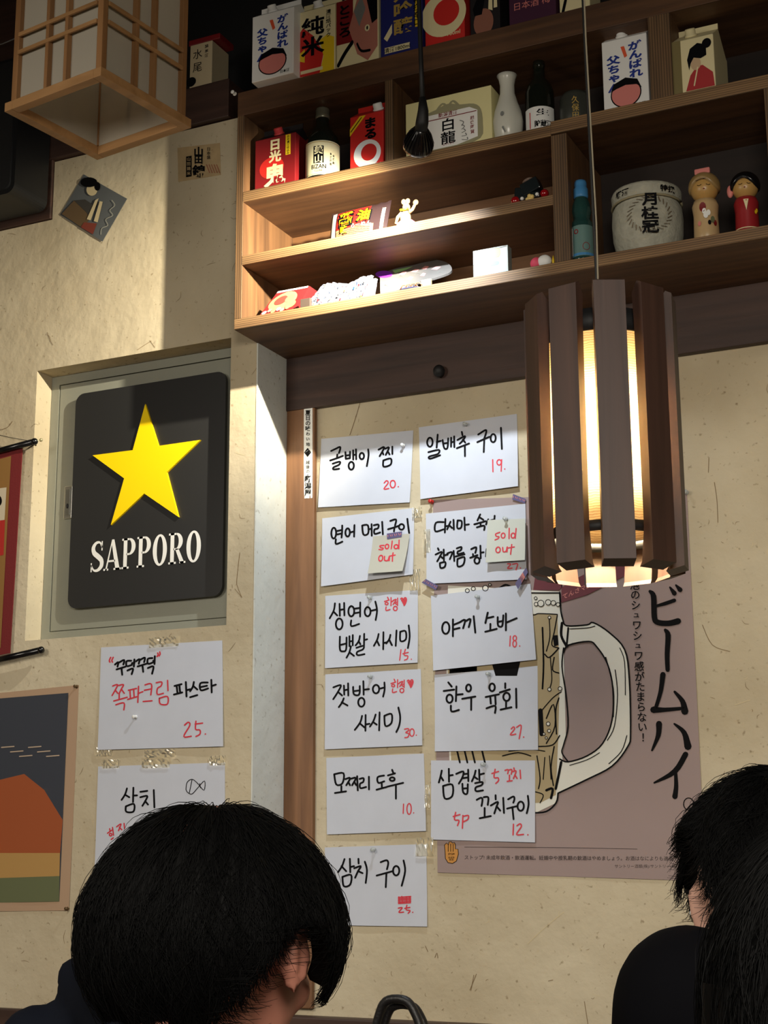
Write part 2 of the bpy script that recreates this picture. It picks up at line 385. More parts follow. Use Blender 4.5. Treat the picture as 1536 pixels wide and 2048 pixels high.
# white push pin at the top left of the shelf
def pin(px, py, Y, label, m=None, s=1.0, grp=None):
    p = aty(px, py, Y); R_ = Matrix.Rotation(PI / 2, 3, 'X'); q = MB()
    q.lathe([(.0005, -.001), (.0045 * s, 0), (.0045 * s, .0015), (.0024 * s, .003), (.0022 * s, .008 * s), (.0042 * s, .0095 * s), (.004 * s, .011 * s), (.001, .0115 * s)], p, 14, R_)
    o = q.build('push_pin', m or M_CLEAR); tag(o, label, 'push pin', grp); return o
pin(470, 188, YS, 'white push pin in the left corner of the shelf fascia', M_WHITE)

# ---- left niche with the metal door and the black sign
nd = thing('metal_door', 'grey metal cabinet door with its frame set in the wall niche behind the black sign', 'cabinet door', (-1.85, 2.645, 1.70))
M_MET = mat('door_metal', (140, 141, 128), .5, .15, var=.06, vscale=5, bump=.05, bscale=300)
f = MB(); X0, X1, Z0, Z1 = -2.094, -1.591, 1.694, 2.299
f.box(X0, -2.073, 2.643, 2.659, Z0, Z1); f.box(-2.073, X1, 2.643, 2.659, 2.279, Z1); f.box(-2.073, X1, 2.643, 2.659, Z0, 1.717)
f.build('frame', M_MET, nd)
MB().box(-2.0712, X1, 2.6445, 2.6585, 1.7185, 2.2775, .001).build('door_panel', M_MET, nd)
p = aty(138, 1006, 2.643)
hl = MB().box(p.x - .011, p.x + .011, 2.639, 2.645, p.z - .036, p.z + .038, .0015).build('latch', mat('latch_steel', (186, 186, 178), .3, .8), nd)
MB().box(p.x - .006, p.x + .006, 2.6375, 2.6392, p.z - .028, p.z + .03, .0005).build('latch_slot', mat('latch_inner', (140, 140, 134), .4, .8), hl)
MB().ball((p.x, 2.637, p.z - .008), (.003, .002, .0055)).build('keyhole', M_DARK, hl)
sg = thing('beer_sign', 'black rounded sign with a raised yellow star and white capital letters in the niche', 'sign', (-1.82, 2.633, 1.76))
sx0, sx1, sz0, sz1 = -2.016, -1.626, 1.762, 2.245
def rrect(x0, x1, z0, z1, r, n=6):
    P = []
    for cx, cz, a0 in ((x1 - r, z1 - r, 0), (x0 + r, z1 - r, 90), (x0 + r, z0 + r, 180), (x1 - r, z0 + r, 270)):
        for i in range(n + 1): a = math.radians(a0 + 90 * i / n); P.append((cx + r * math.cos(a), cz + r * math.sin(a)))
    return P
MB().prism(rrect(sx0, sx1, sz0, sz1, .022), lambda u, v, k: Vector((u, 2.630 + .009 * k, v))).build('sign_panel', mat('sign_black', (34, 34, 34), .45), sg)
YP = 2.630
star = [(858, 495), (935, 740), (1180, 705), (983, 895), (1052, 1155), (852, 1018), (657, 1202), (735, 930), (550, 795), (785, 765)]
st = [aty(x / 2.926, 640 + y / 2.926, YP) for x, y in star]
MB().box(-1.9, -1.74, 2.638, 2.6424, 1.9, 2.1).build('mount', M_DARK, sg)
MB().prism([(q.x, q.z) for q in st], lambda u, v, k: Vector((u, YP - .0055 + .0052 * k, v))).build('star', mat('star_yellow', (250, 214, 8), .35), sg)
# serif capitals, drawn in a 100 x 140 cell
def serif(word, f, adv):
    ink = Ink(f, False); x = 0; W_ = M_WHITE
    def stem(a, b0=0, b1=140, wd=22): ink.rect(a, b0, a + wd, b1, W_); 
    def sf(a, y, wd=38): ink.rect(a, y, a + wd, y + 9, W_)
    def bowl(cx, cy, rx, ry, ix, iy, a0, a1, n=18, isx=0):
        P = [(cx + rx * math.cos(math.radians(a0 + (a1 - a0) * i / n)), cy + ry * math.sin(math.radians(a0 + (a1 - a0) * i / n))) for i in range(n + 1)]
        Q = [(cx + isx + ix * math.cos(math.radians(a0 + (a1 - a0) * i / n)), cy + iy * math.sin(math.radians(a0 + (a1 - a0) * i / n))) for i in range(n + 1)]
        b_ = ink.mb(W_); b_.add([ink.f(u, v, 1) for u, v in P + Q], [(i, i + 1, n + 2 + i, n + 1 + i) for i in range(n)])
    for ch in word:
        if ch == 'S':
            ink.line([(x + 72, 112), (x + 58, 134), (x + 34, 133), (x + 18, 112), (x + 24, 88), (x + 48, 70), (x + 70, 50), (x + 70, 24), (x + 48, 6), (x + 24, 8), (x + 8, 30)], [8, 9, 14, 22, 24, 25, 24, 22, 14, 9, 7], W_)
            ink.rect(x + 68, 96, x + 75, 140, W_); ink.rect(x + 5, 0, x + 12, 42, W_); a = 88
        elif ch == 'A':
            ink.poly([(x + 6, 0), (x + 16, 0), (x + 44, 118), (x + 70, 0), (x + 96, 0), (x + 58, 142), (x + 44, 142)], W_)
            ink.rect(x + 26, 38, x + 66, 47, W_); sf(x - 4, 0, 30); sf(x + 58, 0, 44); a = 104
        elif ch in 'PR':
            stem(x + 12); sf(x + 2, 0, 44); sf(x + 2, 131, 30)
            ink.rect(x + 30, 131, x + 48, 140, W_); ink.rect(x + 30, 62, x + 48, 71, W_); bowl(x + 46, 101, 38, 39, 14, 30, -90, 90)
            a = 92
            if ch == 'R': ink.poly([(x + 40, 68), (x + 60, 68), (x + 92, 8), (x + 92, 0), (x + 72, 0)], W_); sf(x + 66, 0, 36); a = 102
        elif ch == 'O': bowl(x + 46, 70, 42, 72, 18, 62, 0, 360, 36); a = 96
        x += a + adv
    return ink, x
L0 = aty(180, 1144, YP); L1 = aty(404, 1116, YP); Ht = .066
ink, tot = serif('SAPPORO', lambda u, v, l: Vector((L0.x + (L1.x - L0.x) * u / 668.0, YP - .0012, L0.z + (L1.z - L0.z) * 0 + v / 140 * Ht - .001)), 0)
ink.build(sg, default='lettering')

# ---- paper on the wall
REG = {'A': (600, 800, 5.389), 'B': (600, 1170, 5.688), 'C': (600, 1490, 5.12), 'D': (830, 810, 5.533), 'E': (840, 1150, 5.533), 'F': (840, 1500, 5.689), 'G': (170, 1260, 4.655)}
def sheet(name, label, cat, quad, Y, lift=.004, base=.0012, m=None, writings=(), group=None, curl=0.0, w=3.2, th=.0006):
    """quad: photo corners tl tr br bl; writings: (region, data, material, width, name[, dx, dy])"""
    P = [aty(x, y, Y) for x, y in quad]; zt = max(P[0].z, P[1].z); zb = min(P[2].z, P[3].z); c = sum(P, Vector()) / 4
    root = thing(name, label, cat, (c.x, Y - base, c.z), group)
    def off(x, z):
        t = min(max((zt - z) / (zt - zb), 0), 1); uu = (x - c.x) / (P[1].x - P[0].x)
        return base + lift * t ** 1.6 + curl * uu * uu * (0.3 + t) + .0006 * math.sin(9 * uu + 5 * t + c.x * 40) * t
    def pt(u, v, k):
        q = P[0] * (1 - u) * (1 - v) + P[1] * u * (1 - v) + P[2] * u * v + P[3] * (1 - u) * v
        return Vector((q.x, Y - off(q.x, q.z) + k, q.z))
    mb = MB(); mb.grid(lambda u, v: pt(u, v, 0), 12, 10); mb.grid(lambda u, v: pt(1 - u, v, th), 12, 10)
    n = 12
    for a, b_ in (((0, 0), (1, 0)), ((1, 0), (1, 1)), ((1, 1), (0, 1)), ((0, 1), (0, 0))):
        e = [(a[0] + (b_[0] - a[0]) * i / n, a[1] + (b_[1] - a[1]) * i / n) for i in range(n + 1)]
        mb.add([pt(*q, 0) for q in e] + [pt(*q, th) for q in e], [(i, n + 1 + i, n + 2 + i, i + 1) for i in range(n)])
    mb.build('paper', m or M_PAPER, root)
    def f_(u, v, l):
        q = aty(u, v, Y); return Vector((q.x, Y - off(q.x, q.z) - .0004 * l, q.z))
    by = {}
    for wr in writings:
        x0, y0, k = REG[wr[0]]; ink = by.setdefault(wr[4], Ink(f_))
        ink.hand(wr[1], wr[2], wr[3], x0, y0, k, *(wr[5:7]))
    for nm, ink in by.items(): ink.build(root, default=nm)
    return root, f_
K, R_ = M_INK, M_RED
W1 = 3.8
HJ = '1000 140 1012 165;965 188 1018 172;O 990 212 17 14;1040 145 1040 235;1040 190 1060 188;985 250 985 290 1030 280;1062 178 1100 165 1065 222;1080 200 1105 222;1112 195 1098 198;1115 150 1115 235;O 1090 268 22 24'
sheet('menu_card', 'white menu card with one Korean word pair and red 20, top of the left column', 'menu card', [(643, 878), (827, 861), (822, 1006), (639, 1016)], YB, .006, writings=[
 ('A', '340 552 390 528 435 508 437 535 425 575;408 590 405 628;332 655 400 632 468 605;360 690 435 668 430 700 370 730 372 752 430 745;495 565 500 635;545 560 545 630;498 602 545 596;500 637 545 630;578 545 580 645;608 535 612 642;580 595 608 592;O 560 712 28 42;O 672 607 24 34;740 535 745 600 728 715;852 538 915 510 865 608;892 560 905 590;925 528 965 515 930 595;950 555 972 590;1000 505 1002 585;905 655 985 635 985 700 910 722 905 655', K, W1, 'lettering'),
 ('A', '920 900 945 875 962 900 918 965 970 960;O 1012 912 27 40;D 1072 940', R_, 2.5, 'price')])
sheet('menu_card', 'white menu card second in the left column, partly covered by a sold out note', 'menu card', [(645, 1037), (829, 1016), (829, 1150), (646, 1174)], YB, .007, curl=.003, writings=[
 ('A', 'O 370 1437 26 58;460 1355 460 1420 455 1485;400 1415 458 1403;405 1452 458 1440;395 1505 398 1555 465 1530;O 520 1430 24 44;545 1430 590 1418;592 1350 590 1475;675 1355 735 1352 740 1440 690 1452 675 1355;742 1395 775 1390;776 1340 780 1465;800 1352 850 1345 845 1385 808 1398 812 1445 870 1430;890 1315 900 1450;978 1305 1040 1290 1030 1355;955 1395 1015 1378 1080 1355;1025 1372 1020 1420;O 1100 1370 28 30;1162 1283 1172 1360 1185 1440', K, W1, 'lettering')])
sheet('menu_card', 'menu card with a red heart, third in the left column, above the other heart card', 'menu card', [(651, 1192), (836, 1180), (838, 1326), (653, 1337)], YB, .006, writings=[
 ('B', '402 210 390 290 345 380;388 305 430 348;455 215 460 352;507 205 512 347;460 285 508 277;O 455 445 38 62;O 590 300 33 58;628 270 688 262;630 322 688 312;690 200 690 360;590 405 592 470 680 445;O 775 305 33 52;812 295 868 282;862 190 882 290 868 400;465 590 468 735 505 758 538 735 540 600;470 685 540 668;572 585 575 700;610 572 612 690;575 645 610 640;592 700 575 770 545 830;578 770 630 810;692 582 680 640 645 690;678 640 700 678;740 558 742 690;742 630 775 620;655 718 735 695 730 735 665 765 672 802 750 790;905 560 892 620 855 695;890 640 915 690;960 540 962 735;962 665 1000 655;1040 570 1028 620 995 668;1025 620 1060 688;1108 520 1102 695;1150 535 1210 528 1215 620 1155 640 1150 535;1245 462 1258 590 1240 720', K, 3.7, 'lettering'),
 ('B', HJ + ';1162 740 1150 860;1185 785 1245 770;1212 735 1200 800 1240 810 1235 845 1205 858;D 1283 848', R_, 2.4, 'price'),
 ('B', '1150 160 1165 150 1182 175 1190 235 1215 180 1210 150 1195 148 1183 170;1165 170 1185 215 1205 165;1175 175 1188 205 1198 175;1160 175 1178 200', R_, 2.6, 'price')])
sheet('menu_card', 'lower of the two menu cards with a red heart, fourth in the left column', 'menu card', [(651, 1349), (842, 1338), (847, 1491), (652, 1499)], YB, .005, writings=[
 ('B', '385 1165 470 1140 440 1212 385 1300;440 1218 485 1258;505 1145 510 1248;552 1120 556 1258;510 1198 552 1190;505 1290 485 1340 450 1390;482 1335 548 1372;610 1160 618 1240 665 1255 685 1225 685 1150;620 1208 680 1200;725 1095 730 1248;730 1192 790 1185;O 705 1335 36 50;O 870 1185 36 48;905 1182 960 1168;965 1110 968 1190 952 1270;715 1490 695 1565 635 1650;690 1575 745 1622;755 1480 757 1660;757 1588 802 1580;870 1475 848 1545 808 1612;842 1560 885 1590;915 1450 914 1655;970 1490 1050 1468 1052 1570 985 1605 970 1490;1128 1395 1150 1500 1140 1600 1108 1675', K, 3.7, 'lettering'),
 ('B', HJ, R_, 2.4, 'price', 75, 933), ('B', '1150 160 1165 150 1182 175 1190 235 1215 180 1210 150 1195 148 1183 170;1165 170 1185 215 1205 165;1175 175 1188 205 1198 175;1160 175 1178 200', R_, 2.6, 'price', 75, 933),
 ('B', '1200 1642 1240 1635 1250 1652 1215 1680 1250 1692 1240 1730 1205 1738;O 1285 1680 25 42;D 1335 1710', R_, 2.4, 'price')])
sheet('menu_card', 'white menu card with one line of Korean and red 10, fifth in the left column', 'menu card', [(653, 1516), (848, 1507), (854, 1662), (656, 1669)], YB, .004, writings=[
 ('C', '355 300 450 290 440 392 378 405 355 300;430 422 430 480;365 492 478 475;470 350 520 338 480 412;500 378 518 412;530 345 578 338 540 412;560 375 582 412;590 320 598 465;615 348 655 340 652 378 620 398 625 442 682 430;710 325 712 455;865 313 800 330 808 388 868 372;842 390 845 440;790 458 895 430;948 255 960 285;905 312 978 290;O 950 350 25 18;900 427 1062 388;988 412 990 550', K, 3.8, 'lettering'),
 ('C', '1068 605 1065 700;O 1125 655 22 55;D 1172 695', R_, 2.4, 'price')])
sheet('menu_card', 'white menu card with a crossed out red price, bottom of the left column', 'menu card', [(650, 1695), (853, 1688), (856, 1853), (655, 1850)], YB, .003, writings=[
 ('C', '460 1168 435 1240 395 1302;430 1240 478 1292;515 1165 520 1302;520 1250 558 1240;440 1350 528 1330 520 1428 455 1445 440 1350;603 1165 605 1212;560 1262 628 1240 600 1290 570 1358;598 1290 645 1312;668 1195 690 1280 678 1412;830 1200 890 1180 908 1210 895 1272;790 1337 960 1290;890 1312 885 1455;O 990 1287 32 48;1065 1182 1082 1290 1048 1440', K, 3.8, 'lettering'),
 ('C', '1015 1560 1140 1550;1015 1575 1140 1566;1015 1590 1140 1582;1015 1608 1140 1598;1017 1622 1138 1614;1020 1555 1025 1620;1050 1550 1060 1620;1095 1552 1100 1618;1130 1555 1135 1612;1015 1670 1055 1665 1020 1712 1068 1710;1080 1672 1132 1662;1102 1640 1095 1685 1135 1695 1115 1722;D 1162 1712', R_, 2.6, 'price')])
sheet('menu_card', 'white menu card with red 19 and a torn lower edge, top of the right column', 'menu card', [(838, 855), (1034, 828), (1039, 974), (844, 1000)], YB, .007, writings=[
 ('D', 'O 170 415 30 50;255 330 245 475;245 412 290 400;155 525 270 500 260 545 165 575 178 598 285 560;310 390 330 480 365 478 372 372;330 428 370 422;405 365 405 465;438 350 442 470;405 415 440 410;522 300 530 338;475 390 560 347 535 395 500 432;535 385 562 420;470 482 605 430;558 450 562 570;705 330 785 280 792 310 770 380;695 415 830 355;772 385 768 525;O 870 370 28 45;955 255 968 490', K, 3.8, 'lettering'),
 ('D', '868 610 874 745;O 940 640 24 30;968 610 965 740;D 1005 715', R_, 2.5, 'price')])
sheet('menu_card', 'white menu card second in the right column, two lines under a pale note', 'menu card', [(853, 1028), (1052, 1008), (1056, 1160), (856, 1169)], YB, .005, base=.0034, writings=[
 ('D', '325 1300 240 1308 235 1402 325 1380;345 1265 340 1415;345 1345 375 1343;402 1295 365 1380;385 1332 420 1365;435 1275 440 1382;480 1282 525 1290 520 1360 478 1365 480 1282;555 1250 562 1388;560 1332 605 1325;730 1215 700 1282;720 1245 765 1275;665 1325 790 1290;735 1310 735 1332;695 1358 775 1340 775 1388;820 1270 795 1325;810 1297 832 1320;850 1280 885 1272;890 1230 885 1300;265 1590 275 1612;240 1660 310 1630 290 1680 260 1735;290 1675 322 1702;330 1605 335 1732;335 1670 375 1660;290 1755 350 1745 345 1797 300 1808 290 1755;370 1648 425 1635 400 1712;440 1620 450 1732;475 1592 525 1577 520 1612 487 1627 490 1655 552 1640;465 1682 562 1657;485 1710 560 1690 550 1772 490 1792 485 1710;635 1600 690 1580 680 1642;655 1655 657 1682;625 1697 705 1667;735 1562 740 1702;740 1640 772 1635;O 700 1727 28 35;805 1600 798 1682', K, 3.8, 'lettering'),
 ('D', '1040 1765 1075 1768 1040 1815 1090 1812;1095 1770 1150 1765 1135 1830;D 1183 1812', R_, 2.8, 'price')])
sheet('menu_card', 'white menu card with four Korean syllables and red 18, tilted, in the right column', 'menu card', [(863, 1192), (1062, 1168), (1075, 1320), (870, 1342)], YB, .005, base=.0034, writings=[
 ('E', 'O 297 590 40 65;375 495 378 682;378 557 450 527;378 607 450 590;450 527 510 500 490 592;520 512 570 492 552 580;605 460 625 640;760 420 735 535;750 482 822 465;790 545 790 618;735 632 860 600;870 470 875 562 920 567 932 450;875 522 930 512;960 430 962 615;962 532 1080 482', K, 4.0, 'lettering'),
 ('E', '1012 680 1008 790;O 1062 703 19 27;O 1062 765 20 35;D 1118 790', R_, 2.5, 'price')])
sheet('menu_card', 'white menu card with four Korean syllables and red 27, over the mug poster', 'menu card', [(870, 1350), (1076, 1332), (1078, 1500), (872, 1503)], YB, .003, base=.0026, writings=[
 ('E', '320 1190 358 1237;270 1285 385 1270;O 335 1370 34 45;410 1235 405 1397;410 1327 480 1320;350 1447 360 1512 440 1495;O 545 1252 27 38;475 1372 620 1347;575 1362 575 1495;O 805 1245 30 42;735 1352 880 1322;785 1347 792 1425;840 1340 845 1432;745 1477 840 1450 838 1527;950 1200 950 1252;890 1302 1000 1267;O 965 1350 36 45;960 1400 960 1470;900 1492 1020 1465;1070 1260 1075 1470', K, 4.0, 'lettering'),
 ('E', '1020 1705 1045 1682 1055 1708 1010 1770 1070 1762;1080 1687 1130 1667 1110 1812;D 1158 1795', R_, 2.8, 'price')])
sheet('menu_card', 'white menu card with the most red writing and red 12, lowest of the right column', 'menu card', [(863, 1521), (1071, 1521), (1072, 1685), (864, 1679)], YB, .003, base=.0026, writings=[
 ('F', '255 235 240 305 222 370;242 300 272 347;335 215 338 362;338 292 380 285;270 410 375 395 375 525 290 550 270 410;420 272 500 245 490 312 450 382;500 275 555 270;490 322 555 312;555 225 558 355;490 385 500 482 545 497 552 390;495 440 550 435;640 235 625 295 598 357;620 300 662 332;680 225 685 347;685 280 735 268;635 378 715 365 710 400 645 425 648 468 725 460;655 568 700 545 720 562 710 637;735 537 785 540 780 625;745 660 745 762;690 777 815 752;868 515 870 562;815 632 895 590 878 650 855 722;880 640 922 690;955 545 965 717;1010 562 1070 530 1082 560 1070 600;1000 667 1110 640;1060 650 1075 787;O 1155 640 36 52;1235 522 1245 620 1225 720', K, 3.9, 'lettering'),
 ('F', '825 268 900 245;862 220 850 312 895 317 900 350 870 380;975 232 1010 225 1005 270;1025 227 1052 225 1045 275;1025 287 1025 350;1000 357 1055 350;1075 205 1080 227;1060 247 1100 240 1070 325;1085 282 1112 325;1145 230 1152 325;390 757 465 735;417 710 405 792 455 802 440 860;500 745 495 890;500 757 560 745 555 790 505 817;1075 845 1072 965;1115 862 1150 840 1165 872 1112 960 1190 960;D 1240 965', R_, 2.9, 'price')])
sheet('menu_card', 'larger white menu card with red and black Korean and red 25, under the black sign', 'menu card', [(203, 1295), (445, 1281), (449, 1493), (198, 1500)], YF, .003, curl=.003, writings=[
 ('G', '285 322 315 300 308 342;325 302 370 280 362 322;300 368 382 342;345 357 352 417;435 287 392 292 395 337 442 325;442 310 467 305;465 275 460 342;400 378 452 360 440 412;480 292 512 272 505 315;520 278 562 258 555 300;495 340 577 315;540 332 547 390;632 262 590 270 592 315 640 302;640 288 655 285;655 245 652 318;590 355 642 340 630 408;840 522 905 505;860 525 867 582;885 520 892 577;835 602 912 582;945 485 952 620;952 562 985 552;1020 485 1010 530 985 570;1015 522 1052 555;985 627 1052 607;1148 490 1080 497 1085 562 1152 545;1085 532 1142 520;1182 465 1187 582;1187 522 1225 510', K, 3.9, 'lettering'),
 ('G', '245 255 232 285 238 300;268 255 255 285 262 300;680 215 686 230 675 248;700 205 704 225 695 242;265 522 310 510 285 565 260 610;290 562 312 590;320 517 365 510 345 550 325 592;345 550 372 590;325 590 325 640;275 662 400 627;295 697 370 680 370 745;410 562 485 545;425 565 430 632;460 560 465 622;405 647 490 622;505 525 500 675;500 592 545 575;565 512 625 505 620 605;560 562 620 550;550 667 632 660;670 492 720 485 715 522 682 545 682 600 737 590;775 470 780 565;700 637 775 620 775 690 710 690 700 637;935 887 970 860 985 890 930 992 1000 990;1035 877 1105 868;1042 850 1040 925 1080 932 1082 970 1045 992;D 1133 970', R_, 2.9, 'price')])
sheet('menu_card', 'larger white menu card with a small drawn fish, half hidden by the black hair', 'menu card', [(197, 1533), (450, 1525), (452, 1760), (190, 1760)], YF, .002, writings=[
 ('G', '395 1475 378 1530 345 1582;375 1532 417 1557;455 1468 452 1602;452 1542 490 1540;385 1642 460 1620 457 1690 390 1692 385 1642;520 1507 585 1498;520 1557 585 1545 568 1590 540 1637;565 1592 592 1625;645 1490 652 1652', K, 3.7, 'lettering'),
 ('G', '945 1485 955 1420 1000 1390 1050 1425 1112 1492 1117 1405 1050 1475 1000 1527 960 1512 945 1485;1000 1397 988 1460 975 1520;1072 1430 1080 1470', K, 1.6, 'lettering'),
 ('G', '215 1892 258 1862;235 1850 240 1875;O 245 1905 12 12;262 1838 272 1910;300 1832 342 1805 318 1868;325 1835 350 1860;370 1800 375 1850;250 1950 270 1935', R_, 2.5, 'price')])
# sold-out notes
M_NOTE = mat('note_paper', (182, 180, 166), .8); M_NOTEY = mat('note_paper_pale', (198, 201, 190), .8)
SO = '932 1577 888 1582 900 1602 925 1607 915 1625 880 1622;O 965 1590 19 25;1018 1530 1014 1615;O 1064 1592 21 22;1092 1520 1095 1615;O 910 1720 22 32;950 1700 955 1742 990 1745 1002 1695 1005 1748;1038 1660 1036 1700 1040 1755;1005 1697 1062 1685'
sheet('sold_out_note', 'beige sold out note with purple tape, hanging off the second card of the left column', 'paper note', [(750, 1074), (823, 1069), (816, 1146), (746, 1151)], YB, .017, base=.009, m=M_NOTE, writings=[('A', SO, R_, 2.6, 'lettering')])
sheet('sold_out_note', 'pale sold out note pinned over the second card of the right column', 'paper note', [(979, 1042), (1054, 1039), (1056, 1123), (978, 1128)], YB, .008, base=.010, m=M_NOTEY, writings=[
 ('D', '962 1420 917 1440 927 1465 955 1470 945 1490 913 1505;O 1000 1457 21 28;1065 1375 1066 1490;O 1110 1457 21 28;1142 1378 1135 1487;O 950 1617 24 31;1000 1590 1008 1637 1040 1632 1050 1580 1052 1640;1100 1558 1092 1668;1060 1597 1130 1585', R_, 2.6, 'lettering')])
# pins and tape
for px, py, Y, lab in ((741, 1195, YB - .004, 'upper of the two heart cards'), (742, 1353, YB - .004, 'lower of the two heart cards'), (748, 1699, YB - .004, 'lowest card of the left column'), (932, 849, YB - .004, 'topmost card of the right column'),
                     (956, 1194, YB - .006, 'tilted third card of the right column'), (968, 1529, YB - .006, 'card with the most red writing'), (1012, 1038, YB - .011, 'pale sold out note'), (978, 1348, YB - .005, 'card lying over the middle of the mug poster')):
    pin(px, py, Y, 'clear push pin through the ' + lab, s=.9)
pin(807, 891, YB - .005, 'white push pin through the card with red 20', M_WHITE, .8)
pin(272, 1434, YF - .003, 'white push pin in the middle of the larger card with red 25', M_WHITE, .9)
pin(864, 1004, YB - .003, 'red push pin at the top left corner of the mug poster', mat('pin_red', (190, 40, 34), .3))
pin(1373, 985, YB - .003, 'clear push pin at the top right corner of the mug poster')
def tape(quad, Y, label, m=M_TAPE, marks=True, reg=None):
    if reg: x0, y0, k = REG[reg]; quad = [(x0 + a / k, y0 + b_ / k) for a, b_ in quad]
    P = [aty(x, y, Y) for x, y in quad]; o = MB(); c = sum(P, Vector()) / 4
    root = thing('tape_strip', label, 'tape', c)
    o.add(P + [q + Vector((0, .0004, 0)) for q in P], [(0, 1, 2, 3), (7, 6, 5, 4), (0, 4, 5, 1), (1, 5, 6, 2), (2, 6, 7, 3), (3, 7, 4, 0)]); o.build('strip', m, root)
    if marks:
        ink = Ink(lambda u, v, l: aty(u, v, Y) + Vector((0, -.0004, 0)))
        for i in range(7):
            a = (i + .5) / 7; A = [quad[0][j] * (1 - a) + quad[1][j] * a for j in (0, 1)]; B = [quad[3][j] * (1 - a) + quad[2][j] * a for j in (0, 1)]
            ink.line([(A[0] * .7 + B[0] * .3, A[1] * .7 + B[1] * .3), (A[0] * .4 + B[0] * .6 + (i % 2) * 1.5, A[1] * .4 + B[1] * .6)], 1.1, M_PINK)
        ink.build(root, default='print')
tape([(935, 1440), (1100, 1415), (1095, 1475), (940, 1500)], YB - .0105, 'purple patterned tape holding the beige sold out note', reg='A')
tape([(1085, 985), (1228, 1040), (1215, 1088), (1075, 1045)], YB - .004, 'purple patterned tape on the top of the mug poster near the pendant lamp', reg='D')
tape([(1228, 1800), (1250, 1850), (1140, 2040), (1108, 1975)], YB - .012, 'purple patterned tape at the lower right corner of the second right card', reg='D')
tape([(120, 1925), (255, 2000), (230, 2050), (72, 1965)], YB - .0115, 'purple patterned tape at the lower left corner of the second right card', reg='D')
# crinkled clear tape bits with specular glints
M_CT = mat('clear_tape', (240, 234, 214), .06, trans=.85, coat=.3)
def cleartape(x0, y0, x1, y1, Y, label):
    rnd = random.Random(int(x0 * 7 + y0)); P0 = aty(x0, y0, Y); P1 = aty(x1, y1, Y)
    o = MB().grid(lambda u, v: Vector((P0.x + (P1.x - P0.x) * u, Y - .0012 - rnd.random() * .0022, P0.z + (P1.z - P0.z) * v)), 12, 5, False).build('clear_tape', M_CT)
    tag(o, label, 'tape')
cleartape(300, 1276, 358, 1292, YF - .0015, 'crinkled clear tape on the top edge of the larger card with red 25')
cleartape(192, 1494, 225, 1512, YF - .0015, 'crinkled clear tape at the lower left corner of the card with red 25')
cleartape(290, 1500, 350, 1514, YF - .0015, 'crinkled clear tape under the middle of the card with red 25')
cleartape(205, 1520, 240, 1536, YF - .0015, 'crinkled clear tape at the top left corner of the fish card')
cleartape(285, 1518, 340, 1535, YF - .0015, 'crinkled clear tape at the top middle of the fish card')
cleartape(420, 1512, 452, 1530, YF - .0015, 'crinkled clear tape at the top right corner of the fish card')
cleartape(832, 1675, 868, 1712, YB - .0035, 'crinkled clear tape at the top right corner of the lowest left card')
cleartape(848, 1060, 862, 1105, YB - .0035, 'crinkled clear tape strip beside the beige sold out note')
cleartape(820, 1140, 842, 1180, YB - .0035, 'crinkled clear tape beside the lower right corner of the second left card')
cleartape(850, 1570, 862, 1615, YB - .0035, 'crinkled clear tape strip between the cards with red 10 and red 12')
cleartape(825, 1015, 845, 1035, YB - .0035, 'small crinkled clear tape between the cards with red 20 and red 19')

# ---- the poster
M_POSTER = mat('poster_paper', (154, 135, 131), .6, spec=.3, var=.03, vscale=6)
Pq = [(866, 1000), (1374, 985), (1412, 1758), (876, 1745)]
pr, pf = sheet('mug_poster', 'mauve paper poster with a drawn beer mug and large black Japanese letters', 'poster', [(866, 1000), (1374, 985), (1412, 1762), (876, 1745)], YB, .001, base=.0009, m=M_POSTER, curl=.0)
ink = Ink(lambda u, v, l: aty(u, v, YB) + Vector((0, -.0021 - .00022 * l, 0)))
Z8 = lambda pts: [(1000 + a / 3.2, 1140 + b_ / 3.2) for a, b_ in pts]
M_MUGW = C_('mug_white', (222, 220, 208), .6); M_BEER = C_('mug_beer', (168, 150, 112), .6); M_BLK = C_('print_black', (8, 7, 8), .7, spec=.12); M_BAND = C_('poster_wine', (104, 34, 46), .6)
# mug body and handle
ink.poly(Z8([(-330, 100), (385, 140), (405, 320), (410, 500), (425, 1080), (400, 1170), (405, 1230), (375, 1420), (365, 1490), (240, 1550), (-60, 1560), (-310, 1490), (-340, 700)]), M_MUGW, 1)
ink.poly(Z8([(-320, 270), (370, 285), (375, 430), (385, 700), (375, 1080), (360, 1440), (260, 1490), (-60, 1500), (-300, 1440), (-330, 700)]), M_BEER, 2)
hand_o = [(405, 320), (430, 358), (560, 352), (600, 338), (700, 400), (800, 510), (830, 700), (838, 1040), (820, 1130), (720, 1255), (560, 1340), (375, 1428)]
hand_i = [(385, 1210), (440, 1228), (560, 1190), (660, 1110), (720, 960), (725, 760), (690, 600), (620, 490), (570, 458), (440, 482), (408, 530)]
ink.poly(Z8(hand_o[:1] + catmull(hand_o, 3)[1:] + catmull(hand_i, 3)), M_MUGW, 1)
ink.line(Z8(hand_o), 3.0, M_BLK, 3); ink.line(Z8(hand_i), 3.0, M_BLK, 3)
